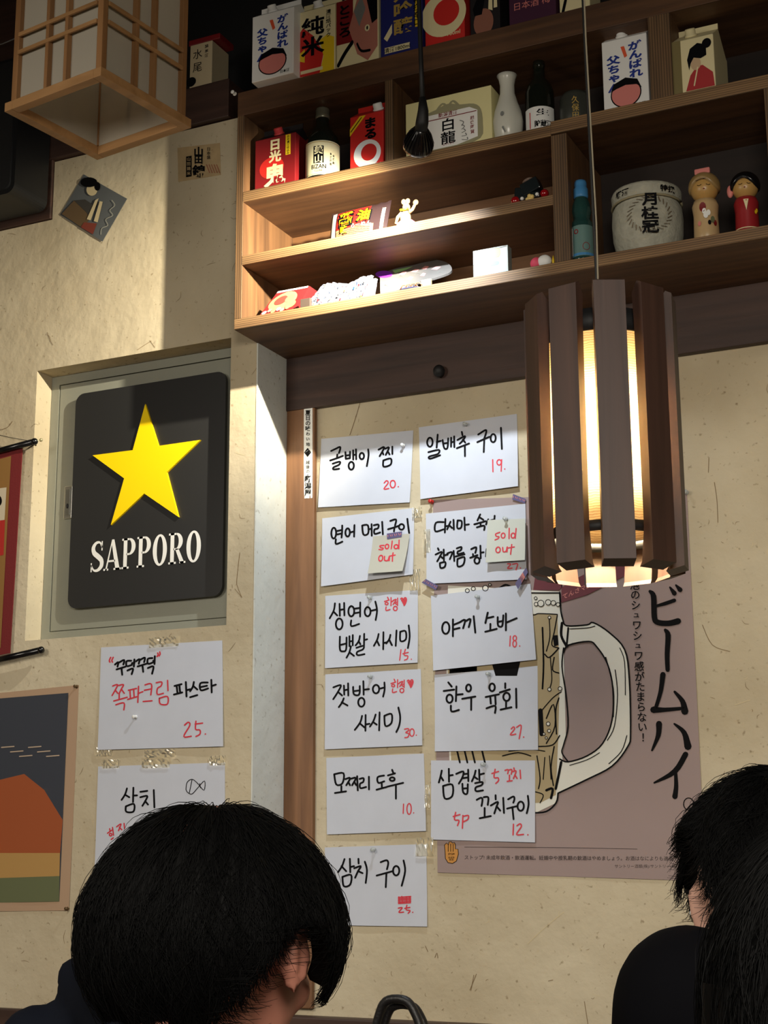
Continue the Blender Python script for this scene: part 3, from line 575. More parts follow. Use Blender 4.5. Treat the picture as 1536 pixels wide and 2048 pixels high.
for p_, w_ in (([(385, 145), (392, 260), (405, 320)], 3), ([(-60, 140), (200, 148), (380, 148)], 2.6), ([(410, 500), (400, 620), (425, 800), (438, 1000), (410, 1120), (400, 1170), (440, 1228)], 2.6), ([(375, 1428), (362, 1490), (300, 1545), (200, 1555), (60, 1560)], 3.2),
               ([(400, 340), (395, 420), (430, 490)], 5), ([(440, 372), (430, 480)], 3.5), ([(395, 1230), (375, 1330), (360, 1400)], 5), ([(740, 640), (755, 800), (735, 1000), (690, 1090)], 1.8), ([(770, 500), (800, 590), (805, 800)], 1.6), ([(815, 1060), (780, 1160), (700, 1240)], 1.8), ([(680, 560), (728, 760), (728, 940)], 2.2), ([(450, 378), (560, 372), (610, 360)], 1.6), ([(450, 1250), (560, 1215), (640, 1170)], 1.6),
               ([(-60, 285), (200, 290), (250, 280), (370, 285)], 2), ([(370, 290), (350, 400), (335, 480), (380, 500)], 2.2), ([(318, 310), (322, 430), (300, 520)], 2), ([(275, 370), (282, 600), (275, 760)], 3.4), ([(262, 900), (270, 1050)], 9), ([(325, 560), (335, 700), (320, 760)], 2), ([(350, 560), (340, 640), (380, 660)], 2.4), ([(290, 540), (320, 560), (380, 500)], 2.6),
               ([(270, 900), (340, 820), (395, 780)], 2), ([(300, 950), (345, 860), (355, 1000), (300, 1110)], 2.4), ([(380, 820), (360, 900), (365, 1050)], 2.6), ([(250, 1130), (340, 1120), (385, 1060)], 2.4), ([(240, 1190), (260, 1330), (250, 1400)], 2.4), ([(290, 1200), (280, 1340)], 2), ([(320, 1190), (330, 1340)], 2), ([(350, 1130), (330, 1260), (345, 1380)], 2.6), ([(230, 1420), (280, 1440), (260, 1490)], 2.2), ([(300, 1410), (340, 1400), (330, 1460)], 5), ([(20, 1190), (120, 1170), (200, 1190)], 2.4), ([(60, 1160), (200, 1150), (290, 1160)], 2)):
    ink.line(Z8(p_), w_, M_BLK, 4)
for cx, cy, r in ((232, 182, 9), (265, 215, 20), (312, 208, 17), (345, 212, 15), (375, 222, 12), (235, 220, 12), (320, 305, 9), (320, 765, 11), (388, 760, 12), (312, 985, 12), (318, 1030, 10), (285, 1050, 8), (300, 1075, 7)):
    c = Z8([(cx, cy)])[0]; ink.ell(c[0], c[1], r / 3.2, r / 3.2, M_MUGW, 5, 14); ink.ring(c[0], c[1], r / 3.2, r / 3.2, 1.3, M_BLK, 6)
ink.poly(Z8([(340, 420), (372, 418), (378, 480), (350, 490)]), M_BLK, 5)
ink.poly([(900, 1335), (955, 1333), (955, 1352), (900, 1352)], M_BLK, 2); ink.poly([(985, 1328), (1042, 1322), (1035, 1352), (992, 1352)], M_BLK, 3)
# strip of mug visible between the cards
for x_ in (915, 930, 945, 965): ink.line([(x_, 1500), (x_ + 6, 1525)], 3.5, M_BLK, 5)
for cx, cy, r in ((936, 1182, 4), (948, 1178, 4), (972, 1177, 5.5), (981, 1170, 2.5)): ink.ell(cx, cy, r, r, M_MUGW, 5, 12); ink.ring(cx, cy, r, r, 1.5, M_BLK, 6)
ink.line([(1000, 1177), (1012, 1170), (1025, 1175)], 3.5, M_BLK, 5)
# wine-red ribbon behind the mug rim
ink.poly(Z8([(230, 20), (395, 60), (395, 210), (560, 160), (700, 90), (800, 40), (800, -60), (600, 0), (480, 60), (400, 110), (380, 130), (215, 130)]), M_BAND, 1)
ink.text('てんさマ。', 1152, 1183, 12, M_PINK, 3, .01, sk=-.45)
# the large vertical name, brush strokes
for p_, w_ in (([(962, 138), (985, 170), (990, 300), (1010, 335), (1080, 342), (1142, 328)], [5, 9, 9, 9, 9, 10]), ([(1118, 195), (1060, 215), (1000, 232)], [6, 6, 4]), ([(1090, 112), (1118, 150)], [3, 8]), ([(1128, 98), (1155, 128)], [3, 8]),
               ([(1060, 385), (1078, 420), (1072, 540), (1075, 640)], [5, 9, 8, 7]),
               ([(1045, 670), (1030, 780), (1000, 880)], [9, 7, 6]), ([(985, 895), (1060, 895), (1180, 885)], [11, 7, 5]), ([(1120, 780), (1170, 840), (1185, 905)], [4, 8, 12]),
               ([(1020, 985), (1015, 1060), (975, 1155)], [10, 8, 3]), ([(1118, 985), (1180, 1040), (1205, 1130)], [3, 8, 12]),
               ([(1190, 1180), (1120, 1290), (990, 1362)], [9, 9, 3]), ([(1125, 1280), (1130, 1380), (1122, 1450)], [5, 7, 9])):
    ink.line(Z8(p_), [q_ * 1.22 for q_ in w_], M_BLK, 2)
ink.ring(1378, 1608, 10, 12, 2.0, M_BLK, 2)
for i, ch in enumerate('泡のシュワシュワ感がたまらない！'):
    t = i / 15; small = ch in 'ュ'
    ink.text(ch, 1270 + t * 17, 1170 + t * 305, 21 if not small else 15, M_BLK, 2, .012, wx=.95)
M_PTX = C_('poster_small_print', (58, 42, 40), .6)
ink.text('ストップ! 未成年飲酒・飲酒運転。妊娠中や授乳期の飲酒はやめましょう。お酒はなによりも適量です。', 1150, 1716, 9.6, M_PTX, 2, .008, sk=.006)
ink.text('サントリー酒類(株)/サントリー(株)', 1292, 1733, 8, M_PTX, 2, .0)
ink.line([(930, 1694), (1100, 1695), (1275, 1698)], 1.0, M_PTX, 2)
M_HAND = C_('hand_orange', (196, 136, 60), .6)
hp = [(891, 1700), (890, 1690), (894, 1686), (898, 1689), (899, 1684), (903, 1683), (906, 1686), (910, 1685), (912, 1690), (912, 1698), (917, 1698), (918, 1708), (914, 1722), (906, 1727), (897, 1725), (892, 1717)]
ink.poly(hp, M_HAND, 2); ink.line(hp, 1.3, M_BLK, 3, smooth=False, close=True)
for x_ in (897.5, 902.5, 907.5): ink.line([(x_, 1688), (x_, 1703)], 1.2, M_BLK, 3)
ink.text('STOP!', 904, 1708, 5, M_BLK, 4, .02); ink.text('未成年\n飲酒', 904, 1717, 4.5, M_BLK, 4)
ink.build(pr, default='print')

# ---- label strip on the post
p_, f_ = sheet('shop_sticker', 'tall narrow white sticker with vertical Japanese lettering on the brown post', 'sticker', [(608, 815), (625, 813), (625, 996), (608, 997)], 2.712, 0, base=.0005, m=M_WHITE)
ink = Ink(lambda u, v, l: aty(u, v, 2.712) + Vector((0, -.0018, 0)))
for i, ch in enumerate('夏日の味わい地酒'[:7]): ink.text(ch, 616.5, 826 + i * 10.5, 11 if i < 4 else 8, M_BLK, 1, .02)
ink.poly([(616, 896), (623, 905), (616, 914), (609, 905)], M_BLK, 1); ink.line([(612, 905), (617, 901)], 1.3, M_WHITE, 2); ink.line([(615, 909), (620, 905)], 1.3, M_WHITE, 2)
for i, ch in enumerate('越後の人'): ink.text(ch, 616.5, 925 + i * 9, 8, M_BLK, 1, .01)
for i, ch in enumerate('新潟屋'): ink.text(ch, 616.5, 958 + i * 14, 14, M_BLK, 1, .02)
ink.build(p_, default='lettering')

# ---- pictures on the left wall
p_, f_ = sheet('mountain_print', 'colour print of a plain rust red hill under a dark sky with a pinkish border', 'picture', [(-60, 1392), (158, 1370), (139, 1821), (-60, 1823)], YF, .001, base=.001, m=mat('print_border', (176, 146, 118), .7))
ink = Ink(lambda u, v, l: aty(u, v, YF) + Vector((0, -.0022 - .0002 * l, 0)))
D_ = lambda pts: pts
ink.poly([(-60, 1402), (138, 1386), (120, 1803), (-60, 1806)], C_('print_sky', (52, 56, 66), .7), 1)
ink.poly([(-60, 1600), (0, 1560), (50, 1548), (90, 1580), (127, 1640), (121, 1715), (-60, 1715)], C_('print_hill', (158, 78, 36), .7), 2)
ink.poly([(-60, 1706), (121.5, 1706), (120.6, 1760), (-60, 1760)], C_('print_ochre', (178, 138, 78), .7), 3)
ink.poly([(-60, 1758), (121, 1752), (120, 1803), (-60, 1806)], C_('print_green', (98, 104, 70), .7), 4)
for i in range(6): ink.line([(5 + i * 18, 1495 + (i % 3) * 9), (30 + i * 18, 1493 + (i % 3) * 9)], 2.2, C_('print_cloud', (186, 164, 140), .7), 5)
ink.build(p_, default='print')
pin(154, 1373, YF - .001, 'bronze drawing pin at the top right corner of the hill print', mat('bronze_pin', (110, 88, 60), .4, .6), .8)
pin(136, 1817, YF - .001, 'bronze drawing pin at the lower right corner of the hill print', mat('bronze_pin', (110, 88, 60), .4, .6), .8)
# hanging scroll, cut by the left edge
sc_ = thing('hanging_scroll', 'hanging scroll with a dark red border between two black rods at the left edge', 'scroll', aty(10, 1100, 2.57))
for a, b_, nm in (((-60, 917), (69, 883), 'rod'), ((-60, 1333), (82, 1300), 'rod')):
    A, B = aty(*a, 2.572), aty(*b_, 2.572); MB().tube([A, B], .0068, 14).build(nm, M_BLACKG, sc_)
    MB().ball(B, .0078).build('rod_end', M_BLACKG, sc_)
A = [aty(x, y, 2.578) for x, y in ((-60, 922), (45, 893), (20, 1306), (-60, 1322))]
MB().add(A + [q + Vector((0, .0015, 0)) for q in A], [(0, 1, 2, 3), (7, 6, 5, 4), (0, 4, 5, 1), (1, 5, 6, 2), (2, 6, 7, 3)]).build('cloth', mat('scroll_red', (112, 26, 28), .8, bump=.1, bscale=300), sc_)
ink = Ink(lambda u, v, l: aty(u, v, 2.578) + Vector((0, -.0008 - .0004 * l, 0)))
ink.poly([(-60, 935), (23, 912), (2, 1296), (-60, 1306)], C_('scroll_gold', (138, 100, 48), .7), 1)
ink.poly([(-60, 985), (14, 975), (10, 1040), (-60, 1050)], C_('scroll_pale', (196, 184, 160), .7), 2)
ink.poly([(-60, 1050), (11, 1040), (8, 1110), (-60, 1125)], C_('scroll_scarlet', (170, 34, 26), .7), 2)
ink.ell(-4, 1002, 9, 12, M_BLK, 3); ink.build(sc_, default='print')
A = aty(75, 881, 2.572); B = aty(82, 880, YF)
tag(MB().tube([A, B], .0016).ball(B, .004).build('wall_nail', mat('nail', (190, 180, 140), .35, .6)), 'small pale nail beside the top rod of the scroll', 'nail')
tag(MB().tube([aty(-10, 868, 2.585), aty(20, 875, 2.58), aty(60, 882, 2.575)], .0007, 5).build('scroll_cord', M_DARK), 'thin black cord above the top rod of the scroll', 'cord')
# tilted picture card
p_, f_ = sheet('picture_card', 'small tilted slate blue card with a simple lady in a brown robe', 'picture', [(168, 349), (255, 398), (206, 484), (121, 430)], YF, .002, base=.0012, m=mat('card_slate', (92, 96, 98), .6))
ink = Ink(lambda u, v, l: aty(u, v, YF) + Vector((0, -.0032 - .0003 * l, 0)))
ink.poly([(125, 429), (150, 402), (178, 408), (186, 432), (168, 458)], C_('robe_brown', (96, 76, 50), .7), 1)
ink.poly([(150, 402), (172, 400), (190, 412), (184, 440), (174, 425)], C_('robe_grey', (58, 56, 52), .7), 2)
ink.ell(186, 381, 11, 12, C_('card_cream', (206, 190, 150), .7), 3, 16); ink.ell(180, 366, 17, 10, M_BLK, 4, 18); ink.ell(197, 374, 6, 9, M_BLK, 4, 12)
ink.poly([(193, 402), (200, 398), (184, 442), (176, 440)], MATS['card_cream'], 5); ink.poly([(202, 404), (208, 405), (198, 446), (190, 444)], MATS['card_cream'], 5)
ink.poly([(170, 446), (196, 448), (188, 470), (164, 456)], C_('card_rust', (122, 54, 40), .7), 3)
ink.line([(226, 402), (232, 412), (222, 422), (228, 432), (214, 440), (218, 452), (206, 458), (204, 470)], 1.4, C_('card_script', (168, 168, 156), .7), 3)
ink.build(p_, default='print')
# rice-name sticker with worn edges
p_, f_ = sheet('paper_label', 'worn paper label with bold black Japanese characters stuck on the bare plaster', 'sticker', [(355, 296), (440, 286), (442, 350), (357, 364)], YF, 0, base=.0006, m=mat('old_label', (176, 152, 112), .85, var=.1, vscale=40))
ink = Ink(lambda u, v, l: aty(u, v, YF) + Vector((0, -.0018 - .0002 * l, 0)))
for ch, y_, h_ in (('山', 304, 20), ('田', 320, 18), ('錦', 343, 26)): ink.text(ch, 398, y_, h_, M_BLK, 1, .03)
ink.poly([(373, 314), (384, 312), (384, 353), (373, 355)], M_BLK, 1)
for i, ch in enumerate('山田錦米'): ink.text(ch, 378.5, 319 + i * 9.5, 8, MATS['old_label'], 2, .01)
for i, ch in enumerate('日本盛'): ink.text(ch, 418, 299 + i * 8, 8, M_BLK, 1)
for i in range(5): ink.line([(414 + i * 5, 330), (420 + i * 5, 346)], 1.6, C_('label_red', (158, 96, 74), .8), 1)
ink.build(p_, default='lettering')
# ================================================================== THINGS ON THE SHELF
def carton(px0, px1, Y, zb, h, label, faces, body=M_WHITE, depth=.07, top='gable', cap=M_WHITE, group='drink cartons on the shelf', name='drink_carton', ytop=None, py=None, finm=None, capx=.4):
    """gable topped carton whose front stands at depth Y between photo columns px0 and px1"""
    py = py or 200
    X0, X1 = aty(px0, py, Y).x, aty(px1, py, Y).x; w_ = X1 - X0
    root = thing(name, label, 'carton', ((X0 + X1) / 2, Y + depth / 2, zb), group)
    MB().box(X0, X1, Y, Y + depth, zb, zb + h, .0015).build('body', body, root)
    zt = zb + h; ym = Y + depth / 2
    if top == 'gable':
        g = depth * .34
        o = MB().add([(X0 + .001, Y + .001, zt), (X1 - .001, Y + .001, zt), (X1 - .001, Y + depth - .001, zt), (X0 + .001, Y + depth - .001, zt), (X0 + .002, ym - .001, zt + g), (X1 - .002, ym - .001, zt + g), (X1 - .002, ym + .001, zt + g), (X0 + .002, ym + .001, zt + g)],
                 [(0, 1, 5, 4), (1, 2, 6, 5), (2, 3, 7, 6), (3, 0, 4, 7), (4, 5, 6, 7)])
        o.box(X0 + .002, X1 - .002, ym - .0012, ym + .0012, zt + g, zt + g + .011).build('gable_top', finm or body, root)
        a = math.atan2(g, depth / 2); cx = X0 + w_ * capx; cc = Vector((cx, Y + depth * .25, zt + g * .5))
        rot = Matrix.Rotation(a, 3, 'X') @ Matrix.Rotation(0, 3, 'X')
        MB().lathe([(.0115, 0), (.0115, .003), (.0095, .0035), (.0095, .013), (.008, .0145), (.001, .015)], cc, 20, Matrix.Rotation(a, 3, 'X')).build('screw_cap', cap, root)
    ink = Ink(lambda u, v, l: Vector((X0 + u * w_, Y - .0002 * l - .0001, zb + v * h)), False)
    faces(ink, w_, h); ink.build(root, default='print'); return root
def vtext(ink, s, u, v0, dv, sz, m, w_, h, layer=3, bold=.02):
    # text height in units of v; u is scaled so that glyphs stay square
    for i, ch in enumerate(s):
        vs, fs = glyphs(ch, min(bold, .045)); k = sz; kv = min(sz, dv * .98)
        ink.mb(m).add([ink.f(u + a * k * h / w_, v0 - i * dv + b_ * kv, layer) for a, b_ in vs], fs)
def htext(ink, s, u, v, sz, m, w_, h, layer=3, bold=.015, wx=1.0):
    vs, fs = glyphs(s, bold); ink.mb(m).add([ink.f(u + a * sz * wx * h / w_, v + b_ * sz, layer) for a, b_ in vs], fs)

def face_dad(ink, w_, h):
    vtext(ink, 'がんばれ', .74, .86, .125, .17, M_BLUE, w_, h, bold=.05); vtext(ink, '父ちゃん', .25, .72, .125, .17, M_BLUE, w_, h, bold=.05)
    ink.poly([(.42, .88), (.5, .88), (.56, .74), (.5, .72)], M_ORG, 2)
    ink.ell(.5, .235, .34, .185, M_INK, 2, 28); ink.ell(.5, .235, .315, .170, M_PINK, 3, 28)
    ink.poly([(.17, .29), (.24, .39), (.5, .45), (.76, .4), (.85, .27), (.74, .33), (.5, .35), (.3, .32)], M_INK, 4)
    htext(ink, '日本酒', .8, .06, .05, M_INK, w_, h)
def face_junmai(ink, w_, h):
    ink.poly([(0, .02), (.62, 0), (.72, .3), (.45, .6), (.2, .75), (0, .58)], M_PRED, 1)
    ink.poly([(.62, 0), (.98, 0), (.98, .5), (.8, .56), (.62, .5), (.72, .25)], M_YEL, 1); ink.poly([(.05, .34), (.25, .42), (.25, .22), (.1, .26)], M_YEL, 2)
    vtext(ink, '純米', .45, .74, .3, .36, M_INK, w_, h, bold=.03); vtext(ink, '清酒紙パック', .84, .9, .07, .08, M_INK, w_, h)
    ink.rect(.15, .05, .7, .1, M_CREAM, 2)
def face_kabuki(ink, w_, h):
    ink.rect(0, .35, .4, 1, M_DRED, 1); vtext(ink, 'ところ', .2, .86, .17, .2, M_INK, w_, h, bold=.04)
    ink.poly([(.3, .55), (.5, .98), (.98, 1), (.98, .2), (.75, .02), (.5, .15)], C_('mask_skin', (176, 112, 96), .6), 2)
    ink.poly([(.42, .8), (.6, 1), (.7, .8), (.55, .55)], M_GREY, 3); ink.poly([(.72, .95), (.98, .98), (.98, .6), (.85, .55)], M_INK, 3)
    ink.line([(.05, .05), (.2, .2), (.38, .34)], .07, M_INK, 3); ink.ell(.74, .5, .06, .05, M_CREAM, 4); ink.ell(.74, .5, .02, .03, M_INK, 5)
    ink.line([(.5, .3), (.6, .18), (.8, .16)], .04, M_INK, 4)
def face_navy(ink, w_, h):
    vtext(ink, '大吟醸', .55, .8, .22, .26, M_GOLD, w_, h, bold=.03); ink.rect(.83, .3, .93, .82, M_YEL, 2); vtext(ink, '超特撰辛口', .88, .76, .1, .1, M_INK, w_, h)
    ink.poly([(.08, .25), (.28, .42), (.28, .3), (.16, .2)], M_CREAM, 2); ink.poly([(.1, .95), (.35, 1), (.5, 1), (.35, .8)], M_CREAM, 2); ink.poly([(.1, .04), (.7, .04), (.7, .12), (.1, .12)], M_CREAM, 2); htext(ink, '清酒1800ml', .4, .08, .07, M_INK, w_, h)
def ringprint(ink, u, v, r, w_, h, m, m2):
    k = h / w_; ink.ell(u, v, r * k, r, m, 2, 30); ink.ell(u + r * k * .12, v + r * .08, r * k * .58, r * .6, m2, 3, 26)
def face_maru(ink, w_, h):
    ringprint(ink, .52, .28, .25, w_, h, M_WHITE, M_PRED); vtext(ink, 'まる', .62, .82, .2, .25, M_INK, w_, h, bold=.06, layer=5)
    ink.poly([(0, .78), (0, .65), (.48, .98), (.3, .98)], M_YEL, 2); ink.line([(.03, .73), (.35, .95)], .02, M_INK, 3); htext(ink, '900ml', .8, .06, .06, M_WHITE, w_, h)
def face_maru2(ink, w_, h):
    ringprint(ink, .48, .42, .32, w_, h, M_CREAM, M_PRED); vtext(ink, 'る', .36, .82, .2, .25, M_INK, w_, h, bold=.05, layer=5); htext(ink, '900ml', .72, .12, .08, M_CREAM, w_, h)
def face_oni(ink, w_, h):
    ink.ell(.42, .42, .3, .2, M_PRED, 1); vtext(ink, '日光', .5, .84, .22, .24, M_CREAM, w_, h, bold=.05)
    vtext(ink, '鬼', .5, .27, .44, .42, M_CREAM, w_, h, bold=.06); ink.rect(.76, .6, .88, .98, M_YEL, 2); vtext(ink, '日光清酒仕込み', .82, .94, .052, .055, M_INK, w_, h)
def face_call(ink, w_, h):
    vtext(ink, '水尾', .35, .78, .28, .22, M_INK, w_, h, bold=.0); vtext(ink, '純米酒', .75, .9, .1, .08, M_INK, w_, h); ink.ell(.08, .22, .22, .1, M_BLK, 2)
def face_lady(ink, w_, h):
    ink.ell(.45, .18, .33, .2, C_('robe_clay', (140, 90, 72), .6), 1); ink.poly([(.1, .4), (.25, .55), (.5, .5), (.4, .3), (.15, .3)], M_INK, 2)
    ink.ell(.5, .85, .14, .1, M_CREAM, 2); ink.poly([(.62, .35), (.7, .95), (.76, .95), (.76, .32)], M_CREAM, 3); ink.poly([(.8, .35), (.84, .9), (.9, .9), (.92, .35)], M_CREAM, 3)
def face_plum(ink, w_, h): htext(ink, '日本酒 梅', .5, .3, .12, M_PINK, w_, h, bold=0)
def face_cream(ink, w_, h): ink.line([(.1, .05), (.4, .6)], .09, M_INK, 2)
ZT = 2.8005
M_PLUM = C_('carton_plum', (66, 30, 54), .5)
carton(504, 587, 2.472, ZT, .150, 'white drink carton with blue letters and a round pink face, top shelf far left', face_dad, py=110, group=None)
carton(590, 670, 2.500, ZT, .150, 'red and yellow drink carton with two big black characters on the top shelf', face_junmai, M_CREAM, py=90, group=None, capx=.5)
carton(673, 757, 2.500, ZT, .150, 'dark red drink carton with a painted actor face on the top shelf', face_kabuki, M_CREAM, py=70, group=None)
carton(761, 845, 2.500, ZT, .165, 'navy drink carton with golden brush letters on the top shelf', face_navy, M_NAVY, py=50, group=None)
carton(850, 929, 2.503, ZT, .150, 'red drink carton with a cream ring on the top shelf behind the lamp cord', face_maru2, M_PRED, py=40, group=None)
carton(940, 1000, 2.508, ZT, .15, 'black picture carton with a clay coloured robe on the top shelf', face_lady, C_('carton_black', (26, 22, 24), .5), py=30, group=None)
carton(1018, 1112, 2.512, ZT, .15, 'dark plum drink carton on the top shelf', face_plum, M_PLUM, py=20, group=None)
carton(1119, 1180, 2.512, ZT, .13, 'cream drink carton at the top edge beside the pendant cord', face_cream, M_CREAM, py=10, group=None)
pc = aty(400, 180, 2.60)
carton(380, 424, 2.598, 2.8935, .115, 'pale carton with thin brush writing behind the paper lantern', face_call, C_('carton_kraft', (196, 180, 146), .6), py=120, top='flat', group=None)
MB_ = MB().box(aty(378, 60, 2.6).x, aty(440, 60, 2.6).x, 2.6, 2.66, 2.8935 + .116, 2.8935 + .13, .002).build('red_tray', M_DRED); tag(MB_, 'flat dark red box lying on the pale carton behind the lantern', 'box')
Z1_ = 2.5745
carton(510, 591, 2.515, Z1_, .118, 'dark red carton with white brush letters at the left of the middle shelf', face_oni, M_DRED, py=310, top='gable', cap=C_('cap_red', (190, 60, 60), .4), finm=C_('carton_black', (26, 22, 24), .5), group=None, capx=.5)
carton(700, 767, 2.515, Z1_, .121, 'bright red carton with a white ring and yellow corner stripe beside the shelf divider', face_maru, M_PRED, py=270, group=None, capx=.75)
carton(1205, 1296, 2.52, 2.5815, .150, 'white carton with blue letters and round pink face in the right shelf compartment', face_dad, py=140, group=None)
def face_girl(ink, w_, h):
    ink.rect(0, 0, .22, 1, C_('box_moss', (120, 108, 66), .6), 1)
    ink.poly([(.3, .02), (.42, .3), (.58, .45), (.72, .45), (.95, .28), (.98, .02)], C_('kimono_red', (170, 44, 46), .6), 2)
    ink.ell(.56, .5, .12, .12, C_('girl_skin', (200, 170, 134), .6), 3); ink.poly([(.4, .4), (.36, .6), (.44, .8), (.62, .88), (.82, .82), (.82, .62), (.68, .58), (.52, .62), (.44, .52)], M_INK, 4); ink.ell(.84, .84, .11, .09, M_INK, 4)
    ink.line([(.5, .1), (.6, .42)], .03, M_CREAM, 4)
gx = carton(1345, 1430, 2.50, 2.5815, .105, 'cream carton with a drawn woman in a red robe, right part of the shelf', face_girl, M_CREAM, depth=.11, py=140, finm=M_CREAM, group=None, cap=M_CREAM)
# ---- bottles, jars, vase
def lathe_thing(name, label, cat, px, py, Y, zb, prof, m, part='body', group=None):
    p = aty(px, py, Y); root = thing(name, label, cat, (p.x, Y, zb), group)
    MB().lathe([(r, zb + z) for r, z in prof], (p.x, Y, 0), 32).build(part, m, root); return root, p.x
def wrap(root, X, Y, zb, r, z0, z1, a0, a1, m, name='label', n=24, k=1.012):
    """curved label; returns an f(u, v, l) for print on it; u 0..1 left to right as seen from the room"""
    av = math.degrees(math.atan2(CAM.x - X, Y - CAM.y))
    def pt(u, v, e=0): a = math.radians(a0 + av + (a1 - a0) * u); rr = r * k + e; return Vector((X + rr * math.sin(a), Y - rr * math.cos(a), zb + z0 + (z1 - z0) * v))
    if m: MB().grid(lambda u, v: pt(u, v), n, 2).build(name, m, root)
    return lambda u, v, l: pt(u, v, .0003 * l)
def pr_cyl(ink, s, u, v0, dv, su, sv, m, bold=.02):
    for i, ch in enumerate(s):
        vs, fs = glyphs(ch, min(bold, .028)); ink.mb(m).add([ink.f(u + a * su, v0 - i * dv + b_ * min(sv, dv * .98), 2) for a, b_ in vs], fs)
M_GLASSD = mat('dark_bottle_glass', (22, 26, 20), .08, coat=.5); M_GLASSG = mat('clear_green_glass', (128, 150, 132), .05, trans=.7)
M_LAB = mat('cream_label', (222, 214, 176), .6)
r0 = .0355; Yb = 2.542
root, X = lathe_thing('sake_bottle', 'dark bottle with a large cream label between the two red cartons', 'bottle', 645, 300, Yb, Z1_, [(.002, 0), (r0 - .002, .0), (r0, .004), (r0, .088), (r0 * .94, .100), (r0 * .62, .118), (.0145, .130), (.0135, .150), (.0135, .160)], M_GLASSD)
MB().lathe([(.0142, Z1_ + .146), (.0150, Z1_ + .148), (.0150, Z1_ + .154), (.0142, Z1_ + .155), (.0146, Z1_ + .166), (.0135, Z1_ + .169), (.001, Z1_ + .169)], (X, Yb, 0), 24).build('cap', mat('cap_metal', (150, 150, 130), .3, .7), root)
f_ = wrap(root, X, Yb, Z1_, r0, .008, .083, -70, 78, M_LAB); ink = Ink(f_, False)
ink.rect(.27, .34, .5, .84, M_INK, 1); pr_cyl(ink, '美山', .385, .72, .26, .2, .26, M_LAB, .03)
for t, v, su, sv in (('BIZAN', .24, .12, .17), ('CLEAR', .12, .06, .08)):
    vs, fs = glyphs(t, .02); ink.mb(M_INK).add([f_(.385 + a * su, v + b_ * sv, 1) for a, b_ in vs], fs)
pr_cyl(ink, '本格焼酎', .66, .62, .1, .05, .08, M_INK); pr_cyl(ink, '米焼酎', .73, .58, .1, .05, .08, M_INK); ink.rect(.02, .02, .98, .035, M_GOLD, 1); ink.rect(.02, .95, .98, .965, M_GOLD, 1)
ink.build(root, default='lettering')
# white sake decanter
root, X = lathe_thing('sake_decanter', 'white porcelain decanter with a flared mouth beside the cream picture box', 'decanter', 1015, 200, 2.535, Z1_, [(.002, 0), (.021, 0), (.025, .003), (.0285, .03), (.0295, .045), (.0265, .065), (.0195, .086), (.0145, .104), (.0140, .122), (.0165, .136), (.0200, .1425), (.0170, .141), (.012, .128), (.002, .126)], mat('porcelain', (206, 206, 194), .25))
ink = Ink(wrap(root, X, 2.535, Z1_, .0285, 0, .1, -60, 60, None), False)
ink.poly([(.3, .22), (.34, .25), (.42, .12), (.4, .1)], M_GREY, 4); ink.ell(.32, .5, .06, .05, M_GREY, 4); ink.build(root, default='print')
# dark bottle with white label, half hidden jar
root, X = lathe_thing('sake_bottle', 'black bottle with a low white label right of the white decanter', 'bottle', 1079, 180, 2.55, Z1_ + .001, [(.002, 0), (.0275, 0), (.0285, .004), (.0285, .095), (.024, .112), (.012, .128), (.0105, .150), (.0120, .152), (.0120, .163), (.001, .164)], M_GLASSD)
f_ = wrap(root, X, 2.55, Z1_, .0285, .01, .058, -75, 65, M_WHITE); ink = Ink(f_, False)
pr_cyl(ink, '生', .6, .74, .3, .36, .5, M_INK, .04); vs, fs = glyphs('貯蔵酒', .03); ink.mb(M_INK).add([f_(.62 + a * .17, .25 + b_ * .3, 1) for a, b_ in vs], fs); ink.rect(.22, .1, .25, .8, M_PRED, 1); ink.build(root, default='lettering')
root, X = lathe_thing('sake_jar', 'short dark grey jar with faint gold writing by the pendant cord', 'jar', 1150, 190, 2.55, Z1_ + .006, [(.002, 0), (.027, 0), (.030, .004), (.030, .062), (.026, .068), (.024, .072), (.001, .073)], mat('jar_grey', (58, 60, 54), .35))
f_ = wrap(root, X, 2.55, Z1_ + .006, .030, .006, .06, -60, 60, None); ink = Ink(f_, False); pr_cyl(ink, '久保田', .5, .78, .3, .22, .32, M_GOLD, .01); ink.build(root, default='lettering')
# cream picture box with the drawn barrel
def face_barrel(ink, w_, h):
    k = h / w_
    o = [(.12, .1), (.1, .35), (.12, .62), (.2, .72), (.36, .78), (.5, .84), (.64, .78), (.8, .74), (.88, .62), (.9, .36), (.87, .12), (.6, .05), (.3, .04)]
    ink.poly(catmull(o + o[:1], 3)[:-1], C_('straw_grey', (150, 146, 112), .7), 1)
    ink.poly([(.17, .14), (.16, .62), (.25, .7), (.75, .7), (.84, .62), (.84, .16), (.6, .09), (.3, .09)], M_WHITE, 2)
    ink.rect(.17, .6, .83, .615, M_DRED, 3); htext(ink, '新潟清酒', .5, .665, .085, M_DRED, w_, h)
    vtext(ink, '白龍', .5, .48, .23, .27, M_INK, w_, h, bold=.018); htext(ink, 'はくりゅう', .5, .14, .04, M_DRED, w_, h); vtext(ink, '越後阿賀', .78, .5, .08, .07, M_DRED, w_, h); vtext(ink, '吟醸', .24, .46, .12, .09, M_DRED, w_, h)
    for i in range(5): ink.line([(.64 + .02 * i, .5 - .08 * i), (.68 + .01 * i, .46 - .08 * i), (.66, .4 - .06 * i)], .012, M_GREY, 3)
    ink.line([(.38, .78), (.44, .86), (.5, .8), (.56, .87), (.62, .78)], .03, MATS['straw_grey'], 3)
